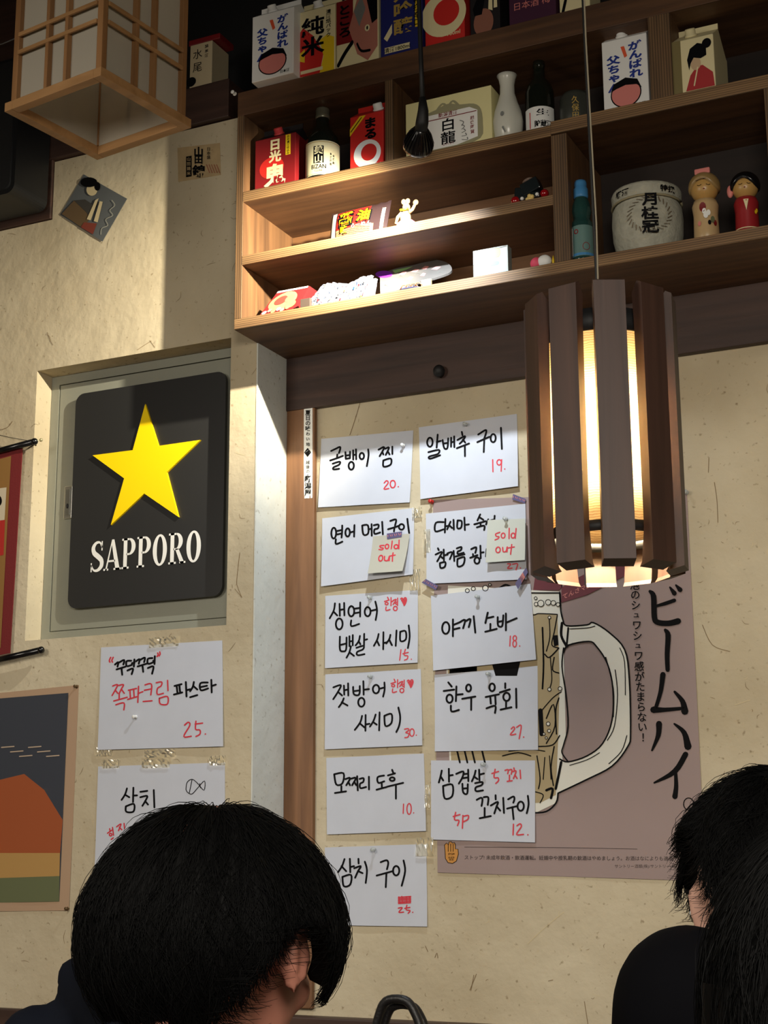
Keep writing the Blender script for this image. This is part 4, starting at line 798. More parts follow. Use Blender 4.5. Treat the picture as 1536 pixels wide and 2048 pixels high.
carton(811, 983, 2.515, Z1_, .121, 'cream square box printed with a straw wrapped barrel and black characters', face_barrel, C_('box_cream', (222, 214, 158), .6), depth=.05, py=220, top='flat', group=None, name='picture_box')
# ---- lower right: soda bottle, straw barrel, two dolls
ZL = 2.3005
M_RAM = mat('soda_glass', (40, 74, 70), .08, trans=.25)
root, X = lathe_thing('soda_bottle', 'dark green glass soda bottle with a blue plastic cap', 'bottle', 1163, 430, 2.525, ZL, [(.002, 0), (.0195, 0), (.0205, .004), (.0205, .072), (.0195, .078), (.0155, .084), (.0165, .092), (.0185, .1), (.0165, .115), (.011, .13), (.010, .155), (.001, .155)], M_RAM)
MB().lathe([(.0128, ZL + .128), (.0135, ZL + .131), (.0135, ZL + .146), (.0115, ZL + .148), (.0115, ZL + .157), (.0105, ZL + .162), (.001, ZL + .162)], (X, 2.525, 0), 24).build('cap', mat('cap_blue', (70, 134, 186), .35), root)
f_ = wrap(root, X, 2.525, ZL, .0205, .008, .068, -80, 80, mat('soda_label', (96, 128, 124), .4)); ink = Ink(f_, False)
ink.ell(.62, .3, .12, .13, M_DRED, 1); ink.ell(.3, .8, .08, .08, M_DRED, 1); ink.rect(.12, .05, .15, .95, M_WHITE, 1); ink.rect(0, .02, 1, .1, MATS['cap_blue'], 1); ink.build(root, default='print')
M_STRAWW = mat('straw_wrap', (170, 168, 152), .8, var=.12, vscale=60, bump=.6, bscale=120)
Yk = 2.575; rk = .0665
root, X = lathe_thing('sake_barrel', 'small straw wrapped ceremonial barrel with large black characters', 'barrel', 1294, 420, Yk, ZL, [(.002, 0), (.044, 0), (.052, .006), (.058, .016), (.064, .045), (.0655, .075), (.064, .098), (.060, .106), (.0635, .110), (.0650, .128), (.0625, .134), (.040, .139), (.002, .140)], M_STRAWW)
MB().tube([(X + .064 * math.cos(a * PI / 12), Yk + .064 * math.sin(a * PI / 12), ZL + .107) for a in range(25)], .0022, 6).build('rope', mat('rope_straw', (150, 140, 110), .8), root)
f_ = wrap(root, X, Yk, ZL, .0665, .02, .108, -70, 70, None); ink = Ink(f_, False)
for i in range(26):
    a = 2 * PI * i / 26; ink.line([(.53 + .21 * math.cos(a), .55 + .33 * math.sin(a)), (.53 + .26 * math.cos(a + .2), .55 + .4 * math.sin(a + .2))], .012, C_('laurel', (104, 88, 66), .7), 1)
pr_cyl(ink, '月桂冠', .53, .86, .3, .19, .36, M_INK, .06)
ink.build(root, default='lettering')
f_ = wrap(root, X, Yk, ZL, .0655, .108, .13, -70, 70, None); ink = Ink(f_, False)
vs, fs = glyphs('樽酒', .03); ink.mb(M_INK).add([f_(.2 + a * .1, .5 + b_ * .6, 1) for a, b_ in vs], fs)
vs, fs = glyphs('特撰', .03); ink.mb(M_INK).add([f_(.76 + a * .1, .5 + b_ * .6, 1) for a, b_ in vs], fs); ink.build(root, default='lettering')
def doll(px, Y, label, wood_, hair, red, s):
    p = aty(px, 420, Y); X = p.x; root = thing('wooden_doll', label, 'doll', (X, Y, ZL)); Z = ZL
    MB().lathe([(.002, Z), (.021 * s, Z), (.0225 * s, Z + .003), (.0225 * s, Z + .014), (.0215 * s, Z + .05 * s), (.0235 * s, Z + .068 * s), (.020 * s, Z + .078 * s), (.008, Z + .080 * s), (.001, Z + .081 * s)], (X, Y, 0), 28).build('body', red or wood_, root)
    MB().ball((X, Y, Z + .101 * s), (.0245 * s, .0245 * s, .0245 * s), 24, 14).build('head', mat('doll_face', (186, 146, 84), .35), root)
    hb = MB()
    def hp(u, v):
        a = 2 * PI * u; fr = max(0, math.cos(a)) ; th = (.02 + v * (.62 - .26 * max(0, math.cos(a)) ** 3)) * PI; r = .0285 * s
        if v > .96: r = .024 * s
        return Vector((X + r * math.sin(th) * math.sin(a), Y - r * math.sin(th) * math.cos(a), Z + .105 * s + r * math.cos(th)))
    hb.grid(hp, 32, 14).build('hair', hair, root)
    f_ = wrap(root, X, Y, Z, .0245 * s, .085 * s, .115 * s, -50, 50, None); ink = Ink(f_, False)
    for u in (.3, .66): ink.line([(u - .08, .55), (u, .5), (u + .08, .55)], .03, M_INK, 2)
    ink.ell(.48, .28, .04, .035, M_DRED, 2); ink.line([(.16, .86), (.5, .92), (.84, .86)], .03, C_('hair_line', (60, 40, 24), .5), 2); ink.build(root, default='face_paint')
    f_ = wrap(root, X, Y, Z, .0228 * s, .012 * s, .07 * s, -75, 75, None); ink = Ink(f_, False)
    if not red:
        for u, v, r, m_ in ((.42, .82, .1, M_DRED), (.5, .55, .07, M_WHITE), (.58, .62, .06, M_WHITE), (.46, .68, .06, M_WHITE), (.7, .4, .07, C_('print_green', (98, 104, 70))), (.78, .3, .06, M_DRED), (.6, .3, .05, M_INK), (.3, .3, .05, M_PINK)): ink.ell(u, v, r, r * 1.6, m_, 2, 10)
        MB().box(X - .014, X + .014, Y - .012, Y - .006, Z + .128 * s, Z + .139 * s, .002).build('ribbon', M_PINK, root)
    else:
        ink.rect(0, .0, 1, .03, M_CREAM, 2); ink.poly([(.42, 1), (.5, .6), (.58, 1)], M_CREAM, 2)
        for u, v in ((.8, .55), (.85, .62)): ink.ell(u, v, .05, .07, M_YEL, 2, 8)
        MB().ball((X - .028 * s, Y - .004, Z + .098 * s), (.006, .005, .012), 10, 8).build('hair_ribbon', M_PINK, root)
    ink.build(root, default='painted_pattern'); return root
doll(1411, 2.53, 'pale wooden doll with tan bobbed hair and painted flowers', mat('doll_wood', (190, 160, 116), .35), mat('doll_hair_tan', (150, 122, 76), .35), None, 1.0)
doll(1493, 2.54, 'wooden doll with black hair and a red robe at the right edge', mat('doll_wood', (190, 160, 116), .35), M_BLACKG, mat('doll_red', (150, 34, 38), .35), .93)
# ---- bright narrow shelves: noodle bag, figurine, lacquered toy
ZM = 2.4345
def bag():
    Y = 2.525; A = aty(652, 470, Y); B = aty(768, 440, Y); X0, X1 = A.x, B.x; H = .080; root = thing('noodle_bag', 'black and red instant noodle bag with yellow characters lying upright on the bright shelf', 'snack bag', ((X0 + X1) / 2, Y, ZM))
    def P(u, v, s):
        bulge = (math.sin(PI * u) ** .6) * (math.sin(PI * min(max(v, 0), 1)) ** .5) * .016 + .0006
        return Vector((X0 + (X1 - X0) * u + .006 * (v - .5) * (1 if u > .5 else -.4), Y + .018 - s * bulge + .016 * (v - .3), ZM + .0006 + v * H * (.96 + .06 * u) + .0012 * math.sin(40 * u) * (v > .97)))
    m = MB(); m.grid(lambda u, v: P(u, v, 1), 24, 14); m.grid(lambda u, v: P(1 - u, v, -1), 24, 14); m.build('bag', mat('bag_foil', (44, 32, 34), .25, coat=.4), root)
    ink = Ink(lambda u, v, l: P(u, v, 1) + Vector((0, -.0009 * l, 0)), False)
    def q(poly, mt, l):  # fine grid patch so the print follows the bulge
        x0, y0, x1, y1 = poly; ink.mb(mt).grid(lambda u, v: ink.f(x0 + (x1 - x0) * u, y0 + (y1 - y0) * v, l), 12, 8)
    BW = C_('bag_white', (150, 146, 140), .4); BY = C_('bag_yellow', (178, 146, 12), .4)
    q((.04, .05, .12, .95), BW, 1); q((.14, .38, .7, .93), C_('bag_red', (150, 26, 22), .4), 1); q((.14, .04, .8, .38), C_('noodle_tan', (150, 106, 74), .5), 1); q((.9, .12, .95, .8), BW, 1)
    for i in range(5): ink.line([(.16, .08 + i * .055), (.3, .16 + i * .05), (.5, .18 + i * .045), (.75, .1 + i * .05)], .012, C_('noodle_line', (110, 62, 44), .5), 2)
    for ch, u, v, s_ in (('醤', .32, .66, .30), ('油', .62, .66, .26), ('味', .3, .34, .16)):
        vs, fs = glyphs(ch, .07); ink.mb(M_INK).add([ink.f(u + a * s_ * .85 * 1.1, v + b_ * s_ * 1.35 * 1.1, 3) for a, b_ in vs], fs)
        vs, fs = glyphs(ch, .04); ink.mb(BY).add([ink.f(u + a * s_ * .85, v + b_ * s_ * 1.35, 4) for a, b_ in vs], fs)
    htx, hf = glyphs('らーめん', .03); ink.mb(BW).add([ink.f(.6 + a * .09, .4 + b_ * .13, 3) for a, b_ in htx], hf)
    ink.build(root, default='print')
bag()
def figurine():
    Y = 2.52; p = aty(812, 430, Y); X = p.x; root = thing('toy_figurine', 'small cream coloured toy figurine with two round bumps on its head', 'figurine', (X, Y, ZM)); M_ = mat('toy_cream', (164, 140, 104), .4); Z = ZM
    b_ = MB(); b_.ball((X - .001, Y, Z + .022), (.011, .009, .018)); b_.ball((X + .001, Y, Z + .044), (.008, .008, .009)); b_.ball((X - .004, Y - .002, Z + .056), (.005, .004, .006)); b_.ball((X + .005, Y - .002, Z + .056), (.005, .004, .006))
    b_.tube([(X - .008, Y - .002, Z + .034), (X - .016, Y - .004, Z + .026), (X - .020, Y - .004, Z + .012)], [.004, .0035, .003]); b_.tube([(X + .008, Y - .002, Z + .032), (X + .016, Y - .004, Z + .036), (X + .022, Y - .004, Z + .046)], [.004, .0035, .003]); b_.ball((X + .023, Y - .004, Z + .049), (.006, .004, .006))
    b_.build('body', M_, root)
    MB().lathe([(.001, Z), (.022, Z), (.021, Z + .008), (.012, Z + .016), (.001, Z + .018)], (X + .002, Y, 0), 20).build('base', mat('toy_pink', (160, 96, 112), .4), root)
    MB().tube([(X - .009, Y - .008, Z + .038), (X, Y - .010, Z + .036), (X + .009, Y - .008, Z + .038)], .0022, 6).build('scarf', M_YEL, root)
figurine()
def toy():
    Y = 2.53; p = aty(1060, 380, Y); X = p.x; Z = ZM; root = thing('lacquer_toy', 'black boxy lacquered toy with shiny red balls at the right end of the bright shelf', 'toy', (X, Y, Z))
    rot = Matrix.Rotation(.5, 3, 'Y')
    b_ = MB()
    def rb(cx, cz, w_, h_, d_, a):
        R2 = Matrix.Rotation(a, 3, 'Y'); t = MB().box(-w_, w_, -d_, d_, -h_, h_, .002); b_.add([R2 @ v + Vector((cx, Y, cz)) for v in t.v], t.f)
    rb(X + .004, Z + .036, .018, .013, .014, -.35); rb(X - .019, Z + .028, .009, .011, .011, .1); rb(X + .0, Z + .018, .022, .006, .012, 0)
    b_.build('body', mat('lacquer_black', (28, 34, 36), .2, coat=.6), root)
    MB().ball((X - .002, Y - .006, Z + .051), (.011, .008, .004), 14, 8, Matrix.Rotation(-.35, 3, 'Y')).build('top_knot', mat('toy_brown', (120, 100, 88), .4), root)
    MB().ball((X - .0265, Y - .008, Z + .013), .0095).build('red_ball', mat('lacquer_red', (150, 16, 24), .12, coat=1), root)
    MB().ball((X + .030, Y - .004, Z + .019), .0085).build('red_ball', MATS['lacquer_red'], root)
    MB().ball((X - .012, Y - .012, Z + .014), .0036).build('white_bead', M_WHITE, root); MB().ball((X + .018, Y - .012, Z + .017), .0036).build('white_bead', M_WHITE, root)
    b3 = MB()
    for dx, dz in ((0, .016), (.005, .014), (.001, .010), (-.004, .010), (.005, .008), (-.004, .005), (.001, .004)): b3.ball((X + .003 + dx, Y - .012, Z + dz), .0045, 10, 8)
    b3.build('yellow_beads', mat('bead_yellow', (226, 196, 120), .35), root, kind='stuff')
    MB().box(X - .012, X + .03, Y - .010, Y + .012, Z, Z + .0105, .002).build('base', M_DRED, root)
toy()
# lowest bright shelf
def flatbox():
    Y0 = 2.512; root = thing('food_box', 'dark red food box with a printed dish at the left end of the lowest shelf', 'box', (aty(560, 610, 2.53).x, 2.53, ZL)); 
    A = aty(515, 634, Y0); B = aty(592, 610, Y0); X0, X1 = A.x, B.x
    f3 = lambda u, v, l: Vector((X0 + (X1 - X0) * u + (.034 - .016 * u) * v, Y0 + .022 * v - .0004 * l, ZL + .0006 + .058 * v))
    n_ = Vector((0, .048, -.050)).normalized() * .0  # the back is vertical
    P = [f3(0, 0, 0), f3(1, 0, 0), f3(1, 1, 0), f3(0, 1, 0)]
    back = [Vector((q.x, Y0 + .062, q.z)) for q in P]
    MB().add(P + back, [(0, 1, 2, 3), (7, 6, 5, 4), (0, 4, 5, 1), (1, 5, 6, 2), (2, 6, 7, 3), (3, 7, 4, 0)]).build('body', mat('box_wine', (120, 34, 36), .45), root)
    ink = Ink(f3, False); T = C_('dish_tan', (206, 140, 96), .5)
    ink.ell(.42, .55, .38, .36, T, 1); ink.ell(.35, .58, .18, .18, C_('dish_red', (170, 60, 50), .5), 2); ink.ell(.6, .6, .13, .16, C_('dish_rose', (206, 110, 90), .5), 2); ink.ell(.72, .35, .14, .15, C_('dish_yellow', (236, 186, 90), .5), 2)
    ink.rect(.02, .0, .98, .1, M_PRED, 2)
    for i in range(6): ink.ell(.1 + i * .12, .16 + (i % 2) * .06, .06, .07, (M_WHITE, M_PINK, T)[i % 3], 3, 8)
    ink.rect(.02, .93, .98, 1.0, M_WHITE, 2); ink.build(root, default='print')
flatbox()
def cellobag():
    Y0 = 2.512; root = thing('candy_bag', 'crinkled clear bag of wrapped blue and yellow sweets on the lowest shelf', 'bag of sweets', (aty(690, 590, 2.53).x, 2.53, ZL))
    X0, X1 = aty(606, 615, Y0).x, aty(738, 586, Y0).x; rnd = random.Random(4); N = [[rnd.uniform(-1, 1) for _ in range(16)] for _ in range(30)]
    def P(u, v, s):
        nn = N[int(u * 28)][int(v * 14)] * .0022
        return Vector((X0 + (X1 - X0) * u + .026 * (1 - u) * v, Y0 + .004 + .018 * v + (0 if s else .012) - (nn if s else 0) + .006 * (1 - s), ZL + .0012 + .056 * v * (.92 + .08 * math.sin(9 * u)) + nn * .5 * (v > .05)))
    m = MB(); m.grid(lambda u, v: P(u, v, 1), 28, 14, False); m.grid(lambda u, v: P(1 - u, v, 0), 28, 14, False); m.build('wrapping', mat('cellophane', (118, 124, 138), .1, coat=.8, var=.15, vscale=120), root)
    ink = Ink(lambda u, v, l: P(u, v, 1) + Vector((0, -.0030 - .0004 * l, .0)), False); cols = [C_('sweet_blue', (26, 66, 150), .4), C_('sweet_yellow', (170, 150, 20), .4), C_('sweet_red', (140, 34, 40), .4), C_('sweet_white', (170, 170, 170), .4), C_('sweet_pale', (96, 112, 150), .4), C_('sweet_grey', (80, 82, 88), .4)]
    for i in range(46):
        u, v = rnd.uniform(.08, .95), rnd.uniform(.1, .9); c = rnd.choice(cols); a = rnd.uniform(0, PI); L = rnd.uniform(.015, .05)
        ink.line([(u, v), (u + L * math.cos(a) * .5, v + L * math.sin(a) * 2)], rnd.uniform(.008, .03), c, 1)
    ink.build(root, default='sweets')
    for o in root.children: 
        if o.name.startswith('sweets'): o['kind'] = 'stuff'
cellobag()
MBx = MB().box(aty(604, 607, 2.508).x, aty(624, 603, 2.508).x, 2.5, 2.508, ZL, ZL + .019, .001)
tag(MBx.build('brown_packet', mat('packet_brown', (70, 58, 50), .6)), 'small dark grey packet in front of the food box and the clear bag', 'packet')
def deck():
    root = thing('display_board', 'long slanted board with colourful print, a purple oval and a rounded end', 'board', (aty(800, 570, 2.53).x, 2.55, ZL))
    # photo outline of its printed top side, laid on a slanted plane that leans back from the shelf edge
    n_ = Vector((0, -.62, .78)).normalized(); o0 = aty(780, 590, 2.512); o0.z = ZL + .006
    def on(px, py, e=0):
        d = ray(px, py); t = n_.dot(o0 - CAM) / n_.dot(d); return CAM + d * t + n_ * e
    out = [(760, 549), (790, 537), (830, 529), (865, 520), (885, 522), (898, 528), (904, 538), (897, 546), (868, 556), (845, 562), (820, 570), (790, 582), (768, 590), (761, 590)]
    out = catmull(out + out[:1], 3)[:-1]
    MB().prism(out, lambda u, v, k: on(u, v, -.004 * k)).build('board', mat('deck_white', (106, 103, 100), .4, var=.06, vscale=60), root)
    ink = Ink(lambda u, v, l: on(u, v, .0003 * l))
    ink.ell(768, 549, 17, 7, C_('deck_purple', (140, 50, 200), .4), 2); ink.poly([(785, 541), (826, 533), (812, 540), (790, 547)], C_('deck_green', (150, 206, 130), .5), 1)
    for x_, y_, a in ((806, 546, 8), (830, 541, 9), (850, 535, 8), (872, 536, 10), (820, 556, 7), (788, 560, 8), (846, 549, 6)): ink.poly([(x_ - a, y_ + 3), (x_, y_ - 3), (x_ + a, y_ - 2), (x_ + 2, y_ + 4)], C_('deck_rose', (212, 150, 150), .5), 1)
    for x_, y_ in ((800, 553), (835, 548), (860, 528), (880, 545), (770, 572)): ink.line([(x_ - 6, y_ + 3), (x_, y_ - 2), (x_ + 7, y_ + 1)], 1.0, M_GREY, 2)
    ink.build(root, default='print')
    p = aty(853, 562, 2.52); MB().box(p.x - .0105, p.x + .0105, 2.517, 2.523, ZL, ZL + .021, .001).build('support', mat('support_wood', (206, 188, 140), .5), root)
    p = aty(782, 583, 2.52); MB().box(p.x - .014, p.x + .014, 2.520, 2.526, ZL, ZL + .012, .001).build('support', mat('support_brown', (120, 92, 76), .5), root)
    return on
deck()
p = aty(820, 574, 2.508); root = thing('straw_sandal', 'tiny sandal with orange straps in front of the long printed board', 'sandal', (p.x, 2.506, ZL))
MB().ball((p.x, 2.506, ZL + .003), (.022, .006, .0028)).build('sole', mat('sandal_sole', (60, 60, 92), .6), root)
for k in range(4):
    x0 = p.x - .018 + k * .010; MB().tube([(x0, 2.503, ZL + .003), (x0 + .004, 2.502, ZL + .010), (x0 + .010, 2.504, ZL + .011), (x0 + .016, 2.504, ZL + .004)], .0011, 6).build('strap', mat('strap_orange', (216, 130, 80), .5), root)
# small framed card and the pink and white bundle
def smallcard():
    Y = 2.512; X0, X1 = aty(946, 520, Y).x, aty(1016, 510, Y).x; H = .0585; root = thing('small_box', 'small pale box with a faint blue and green picture standing on the lowest shelf', 'box', ((X0 + X1) / 2, Y + .01, ZL))
    MB().box(X0, X1, Y, Y + .02, ZL, ZL + H, .0008).build('body', mat('card_ice', (144, 151, 144), .4), root)
    ink = Ink(lambda u, v, l: Vector((X0 + (X1 - X0) * u, Y - .0003 * l, ZL + H * v)), False)
    for a, c in (((.35, .65, .75, .95), (190, 206, 120)), ((.5, .38, .72, .5), (120, 180, 196)), ((.1, .1, .9, .14), (150, 176, 176)), ((.1, .5, .5, .54), (150, 176, 150)), ((.15, .25, .4, .3), (176, 200, 196))): ink.poly(catmull([(a[0], a[1]), (a[2], a[1]), (a[2], a[3]), (a[0], a[3]), (a[0], a[1])], 3)[:-1], C_('card_tint_%d_%d' % (c[0], c[2]), c, .5), 1)
    ink.line([(.5, .92), (.6, .98), (.75, .95), (.95, .97)], .03, M_GREY, 2); ink.build(root, default='print')
smallcard()
Y = 2.515; p = aty(1085, 520, Y); root = thing('cloth_bundle', 'little pink and white cloth bundle lying beside the shelf upright', 'bundle', (p.x, Y, ZL))
MB().ball((p.x - .012, Y, ZL + .012), (.012, .01, .012)).build('pink_end', mat('bundle_pink', (214, 70, 96), .6), root)
MB().ball((p.x + .004, Y - .001, ZL + .013), (.014, .010, .0125)).build('white_end', M_WHITE, root)
MB().box(p.x - .02, p.x + .022, Y - .012, Y + .012, ZL, ZL + .0025, .001).build('base', mat('bundle_green', (60, 84, 56), .6), root)
MB().lathe([(.002, ZL + .0026), (.0025, ZL + .012), (.0005, ZL + .022)], (p.x + .021, Y, 0), 8).build('paper_flame', M_YEL, root)

# ================================================================== HANGING LAMPS
# ---- slatted wooden pendant
LY = 1.9; Lb = aty(1210, 1152, LY); Lt = aty(1210, 592, LY); LX = (Lb.x + Lt.x) / 2 - .0015; z0, z1 = Lb.z - .002, Lt.z - .014; RR = .101
root = thing('pendant_lamp', 'lit pendant lamp of dark wooden slats round a glowing fabric cylinder', 'lamp', (LX, LY, z0))
axis = Vector((LX, LY, 0)); base_ang = math.atan2(CAM.y - LY, CAM.x - LX)
for k in range(10):
    a = base_ang + math.radians(8 + 36 * k); dv = Vector((math.cos(a), math.sin(a), 0)); tv = Vector((-math.sin(a), math.cos(a), 0))
    hw, d0, d1 = .0205, RR - .022, RR
    # profile in the (radial, z) plane: the slat widens inwards at its feet and has a sloped top
    prof = [(d1, z0 + .006), (d1, z1), (d1 - .008, z1 + .004), (d0 + .004, z1 - .010), (d0 + .006, z1 - .05), (d0 + .008, z0 + .05), (d0 + .002, z0 + .006), (d0 - .002, z0)]
    m = MB(); n = len(prof)
    vs = [axis + dv * r + tv * (-hw) + Vector((0, 0, z)) for r, z in prof] + [axis + dv * r + tv * hw + Vector((0, 0, z)) for r, z in prof]
    tr = tessellate_polygon([[Vector((r, z, 0)) for r, z in prof]])
    m.add(vs, [tuple(t) for t in tr] + [tuple(n + i for i in t[::-1]) for t in tr] + [(i, (i + 1) % n, n + (i + 1) % n, n + i) for i in range(n)])
    m.build('slat', M_SLAT, root)
def ring_band(z_a, z_b, r, name, m, th=.002):
    mb = MB(); n = 40
    for rr, fl in ((r, 1), (r - th, -1)): pass
    pr = [(r, z_a), (r, z_b), (r - th, z_b), (r - th, z_a), (r, z_a)]
    vs = []; fs = []
    for q, z in pr[:4]:
        for i in range(n): vs.append(axis + Vector((q * math.cos(2 * PI * i / n), q * math.sin(2 * PI * i / n), z)))
    for k in range(4):
        for i in range(n): j = (i + 1) % n; kk = (k + 1) % 4; fs.append((k * n + i, k * n + j, kk * n + j, kk * n + i))
    return mb.add(vs, fs, True).build(name, m, root)
H = z1 - z0; rs = RR - .024
ring_band(z0 + H * .845, z0 + H * .925, rs, 'upper_ring', M_DARK, .003); ring_band(z0 + H * .128, z0 + H * .165, rs, 'lower_ring', M_DARK, .003)
# woven fabric shade, thin enough for the bulb to shine through
ms = bpy.data.materials.new('shade_fabric'); ms.use_nodes = True; nt = ms.node_tree; nt.nodes.clear()
o_ = nt.nodes.new('ShaderNodeOutputMaterial'); tl = nt.nodes.new('ShaderNodeBsdfTranslucent'); df = nt.nodes.new('ShaderNodeBsdfDiffuse'); mx = nt.nodes.new('ShaderNodeMixShader'); mx.inputs[0].default_value = .35
tc = nt.nodes.new('ShaderNodeTexCoord'); wv = nt.nodes.new('ShaderNodeTexWave'); wv.bands_direction = 'Z'; wv.inputs['Scale'].default_value = 90; wv.inputs['Distortion'].default_value = 4; wv.inputs['Detail'].default_value = 3
ns = nt.nodes.new('ShaderNodeTexNoise'); ns.inputs['Scale'].default_value = 60
cr_ = nt.nodes.new('ShaderNodeValToRGB'); cr_.color_ramp.elements[0].color = lin((214, 190, 150)); cr_.color_ramp.elements[1].color = lin((250, 238, 212)); cr_.color_ramp.elements[1].position = .5
nt.links.new(tc.outputs['Object'], wv.inputs['Vector']); nt.links.new(wv.outputs['Fac'], cr_.inputs[0])
for s_ in (tl, df): nt.links.new(cr_.outputs[0], s_.inputs['Color']); 
nt.links.new(tl.outputs[0], mx.inputs[1]); nt.links.new(df.outputs[0], mx.inputs[2]); nt.links.new(mx.outputs[0], o_.inputs[0])
ring_band(z0 + H * .16, z0 + H * .85, rs - .003, 'fabric_shade', ms, .0004)
MB().lathe([(.001, z0 + H * .90), (rs - .004, z0 + H * .90), (rs - .004, z0 + H * .905), (.001, z0 + H * .905)], axis, 32).build('top_plate', M_DARK, root)
BZ = z0 + H * .60
MB().lathe([(.012, z0 + H * .90), (.014, z0 + H * .80), (.010, z0 + H * .78)], axis, 16).build('bulb_socket', M_DARK, root)
MB().lathe([(.004, BZ - .028), (.017, BZ - .022), (.027, BZ - .004), (.027, BZ + .008), (.018, BZ + .03), (.012, z0 + H * .79)], axis, 24).build('bulb', mat('bulb_glass', (255, 240, 210), .3, emit=(255, 226, 176), estr=60), root)
lamp('pendant_bulb', 'POINT', (LX, LY, BZ - .05), 30, (1.0, .85, .58), .02)
MB().tube([(LX, LY, z0 + H * .90), (LX - .002, LY, z1 + .05), (LX - .006, LY, z1 + .4), (LX - .010, LY, 3.4)], .0022, 8).build('cord', M_DARK, root)
MB().tube([(LX + .003, LY - .004, z0 + H * .92), (LX + .006, LY - .005, z1 - .03), (LX + .001, LY - .004, z1 + .02), (LX + .002, LY - .004, z1 + .12), (LX - .003, LY - .004, z1 + .4), (LX - .006, LY - .004, 3.4)], .0013, 6).build('string', mat('string_pale', (150, 140, 118), .8), root)
# ---- paper lantern
cz = 2.452; C4 = [atz(190, 146, cz), atz(378, 256, cz), atz(206, 322, cz), atz(12, 226, cz)]
cc = sum(C4, Vector()) / 4; side = sum((C4[i] - C4[(i + 1) % 4]).length for i in range(4)) / 4
e = (C4[1] - C4[0]).normalized(); ang = math.atan2(e.y, e.x); HS = side / 2; TOPZ = cz + .44
root = thing('paper_lantern', 'square paper lantern with a pale wooden lattice frame in the upper left corner', 'lantern', (cc.x, cc.y, cz))
RM = Matrix.Rotation(ang, 3, 'Z')
def lbox(x0, x1, y0, y1, za, zb_, name, m, b=.001):
    t = MB().box(x0, x1, y0, y1, za, zb_, b); t.v = [RM @ v + Vector((cc.x, cc.y, 0)) for v in t.v]; return t.build(name, m, root)
M_PINEV = wood('lantern_wood_upright', (126, 88, 52), (154, 112, 70), 'z', .8)
fw = .017
for s_ in (-1, 1):
    lbox(-HS, HS, s_ * HS - (fw if s_ > 0 else 0), s_ * HS + (0 if s_ > 0 else fw), cz, cz + .016, 'bottom_rail', M_PINE)
    lbox(s_ * HS - (fw if s_ > 0 else 0), s_ * HS + (0 if s_ > 0 else fw), -HS + fw, HS - fw, cz, cz + .016, 'bottom_rail', M_PINE)
    lbox(-HS, HS, s_ * HS - (fw if s_ > 0 else 0), s_ * HS + (0 if s_ > 0 else fw), TOPZ, TOPZ + .016, 'top_rail', M_PINE)
    lbox(s_ * HS - (fw if s_ > 0 else 0), s_ * HS + (0 if s_ > 0 else fw), -HS + fw, HS - fw, TOPZ, TOPZ + .016, 'top_rail', M_PINE)
hi = HS - .013
for sx_ in (-1, 1):
    for sy_ in (-1, 1): lbox(sx_ * hi - .006, sx_ * hi + .006, sy_ * hi - .006, sy_ * hi + .006, cz + .016, TOPZ, 'corner_post', M_PINEV)
M_WASHI = bpy.data.materials.new('lantern_paper'); M_WASHI.use_nodes = True; nt = M_WASHI.node_tree; nt.nodes.clear()
o_ = nt.nodes.new('ShaderNodeOutputMaterial'); tl = nt.nodes.new('ShaderNodeBsdfTranslucent'); df = nt.nodes.new('ShaderNodeBsdfDiffuse'); mx = nt.nodes.new('ShaderNodeMixShader'); mx.inputs[0].default_value = .6
for s_ in (tl, df): s_.inputs['Color'].default_value = lin((196, 189, 174))
nt.links.new(tl.outputs[0], mx.inputs[1]); nt.links.new(df.outputs[0], mx.inputs[2]); nt.links.new(mx.outputs[0], o_.inputs[0])
for k in range(4):
    R4 = Matrix.Rotation(ang + k * PI / 2, 3, 'Z'); put = lambda t: [R4 @ v + Vector((cc.x, cc.y, 0)) for v in t.v]
    t = MB().box(-hi + .006, hi - .006, hi - .0035, hi - .003, cz + .016, TOPZ); t.v = put(t); t.build('paper_panel', M_WASHI, root)
    for xx in (-.022, .022):
        t = MB().box(xx - .0035, xx + .0035, hi - .003, hi + .0075, cz + .016, TOPZ, .0006); t.v = put(t); t.build('lattice_bar', M_PINEV, root)
    for zz in (.105, .138, .32, .353):
        t = MB().box(-hi + .006, hi - .006, hi + .0045, hi + .0085, cz + zz - .0035, cz + zz + .0035, .0006); t.v = put(t); t.build('lattice_bar', M_PINE, root)
lamp('lantern_fill', 'POINT', (cc.x, cc.y, cz + .30), .22, (1.0, .86, .66), .03)  # weak light added inside the dim lantern to brighten its paper
MB().tube([(cc.x, cc.y, TOPZ + .01), (cc.x, cc.y, 3.4)], .003, 8).build('cord', M_DARK, root)
t = MB().box(-HS + fw, HS - fw, -.006, .006, TOPZ + .002, TOPZ + .012, .001); t.v = [RM @ v + Vector((cc.x, cc.y, 0)) for v in t.v]; t.build('top_bar', M_PINE, root)
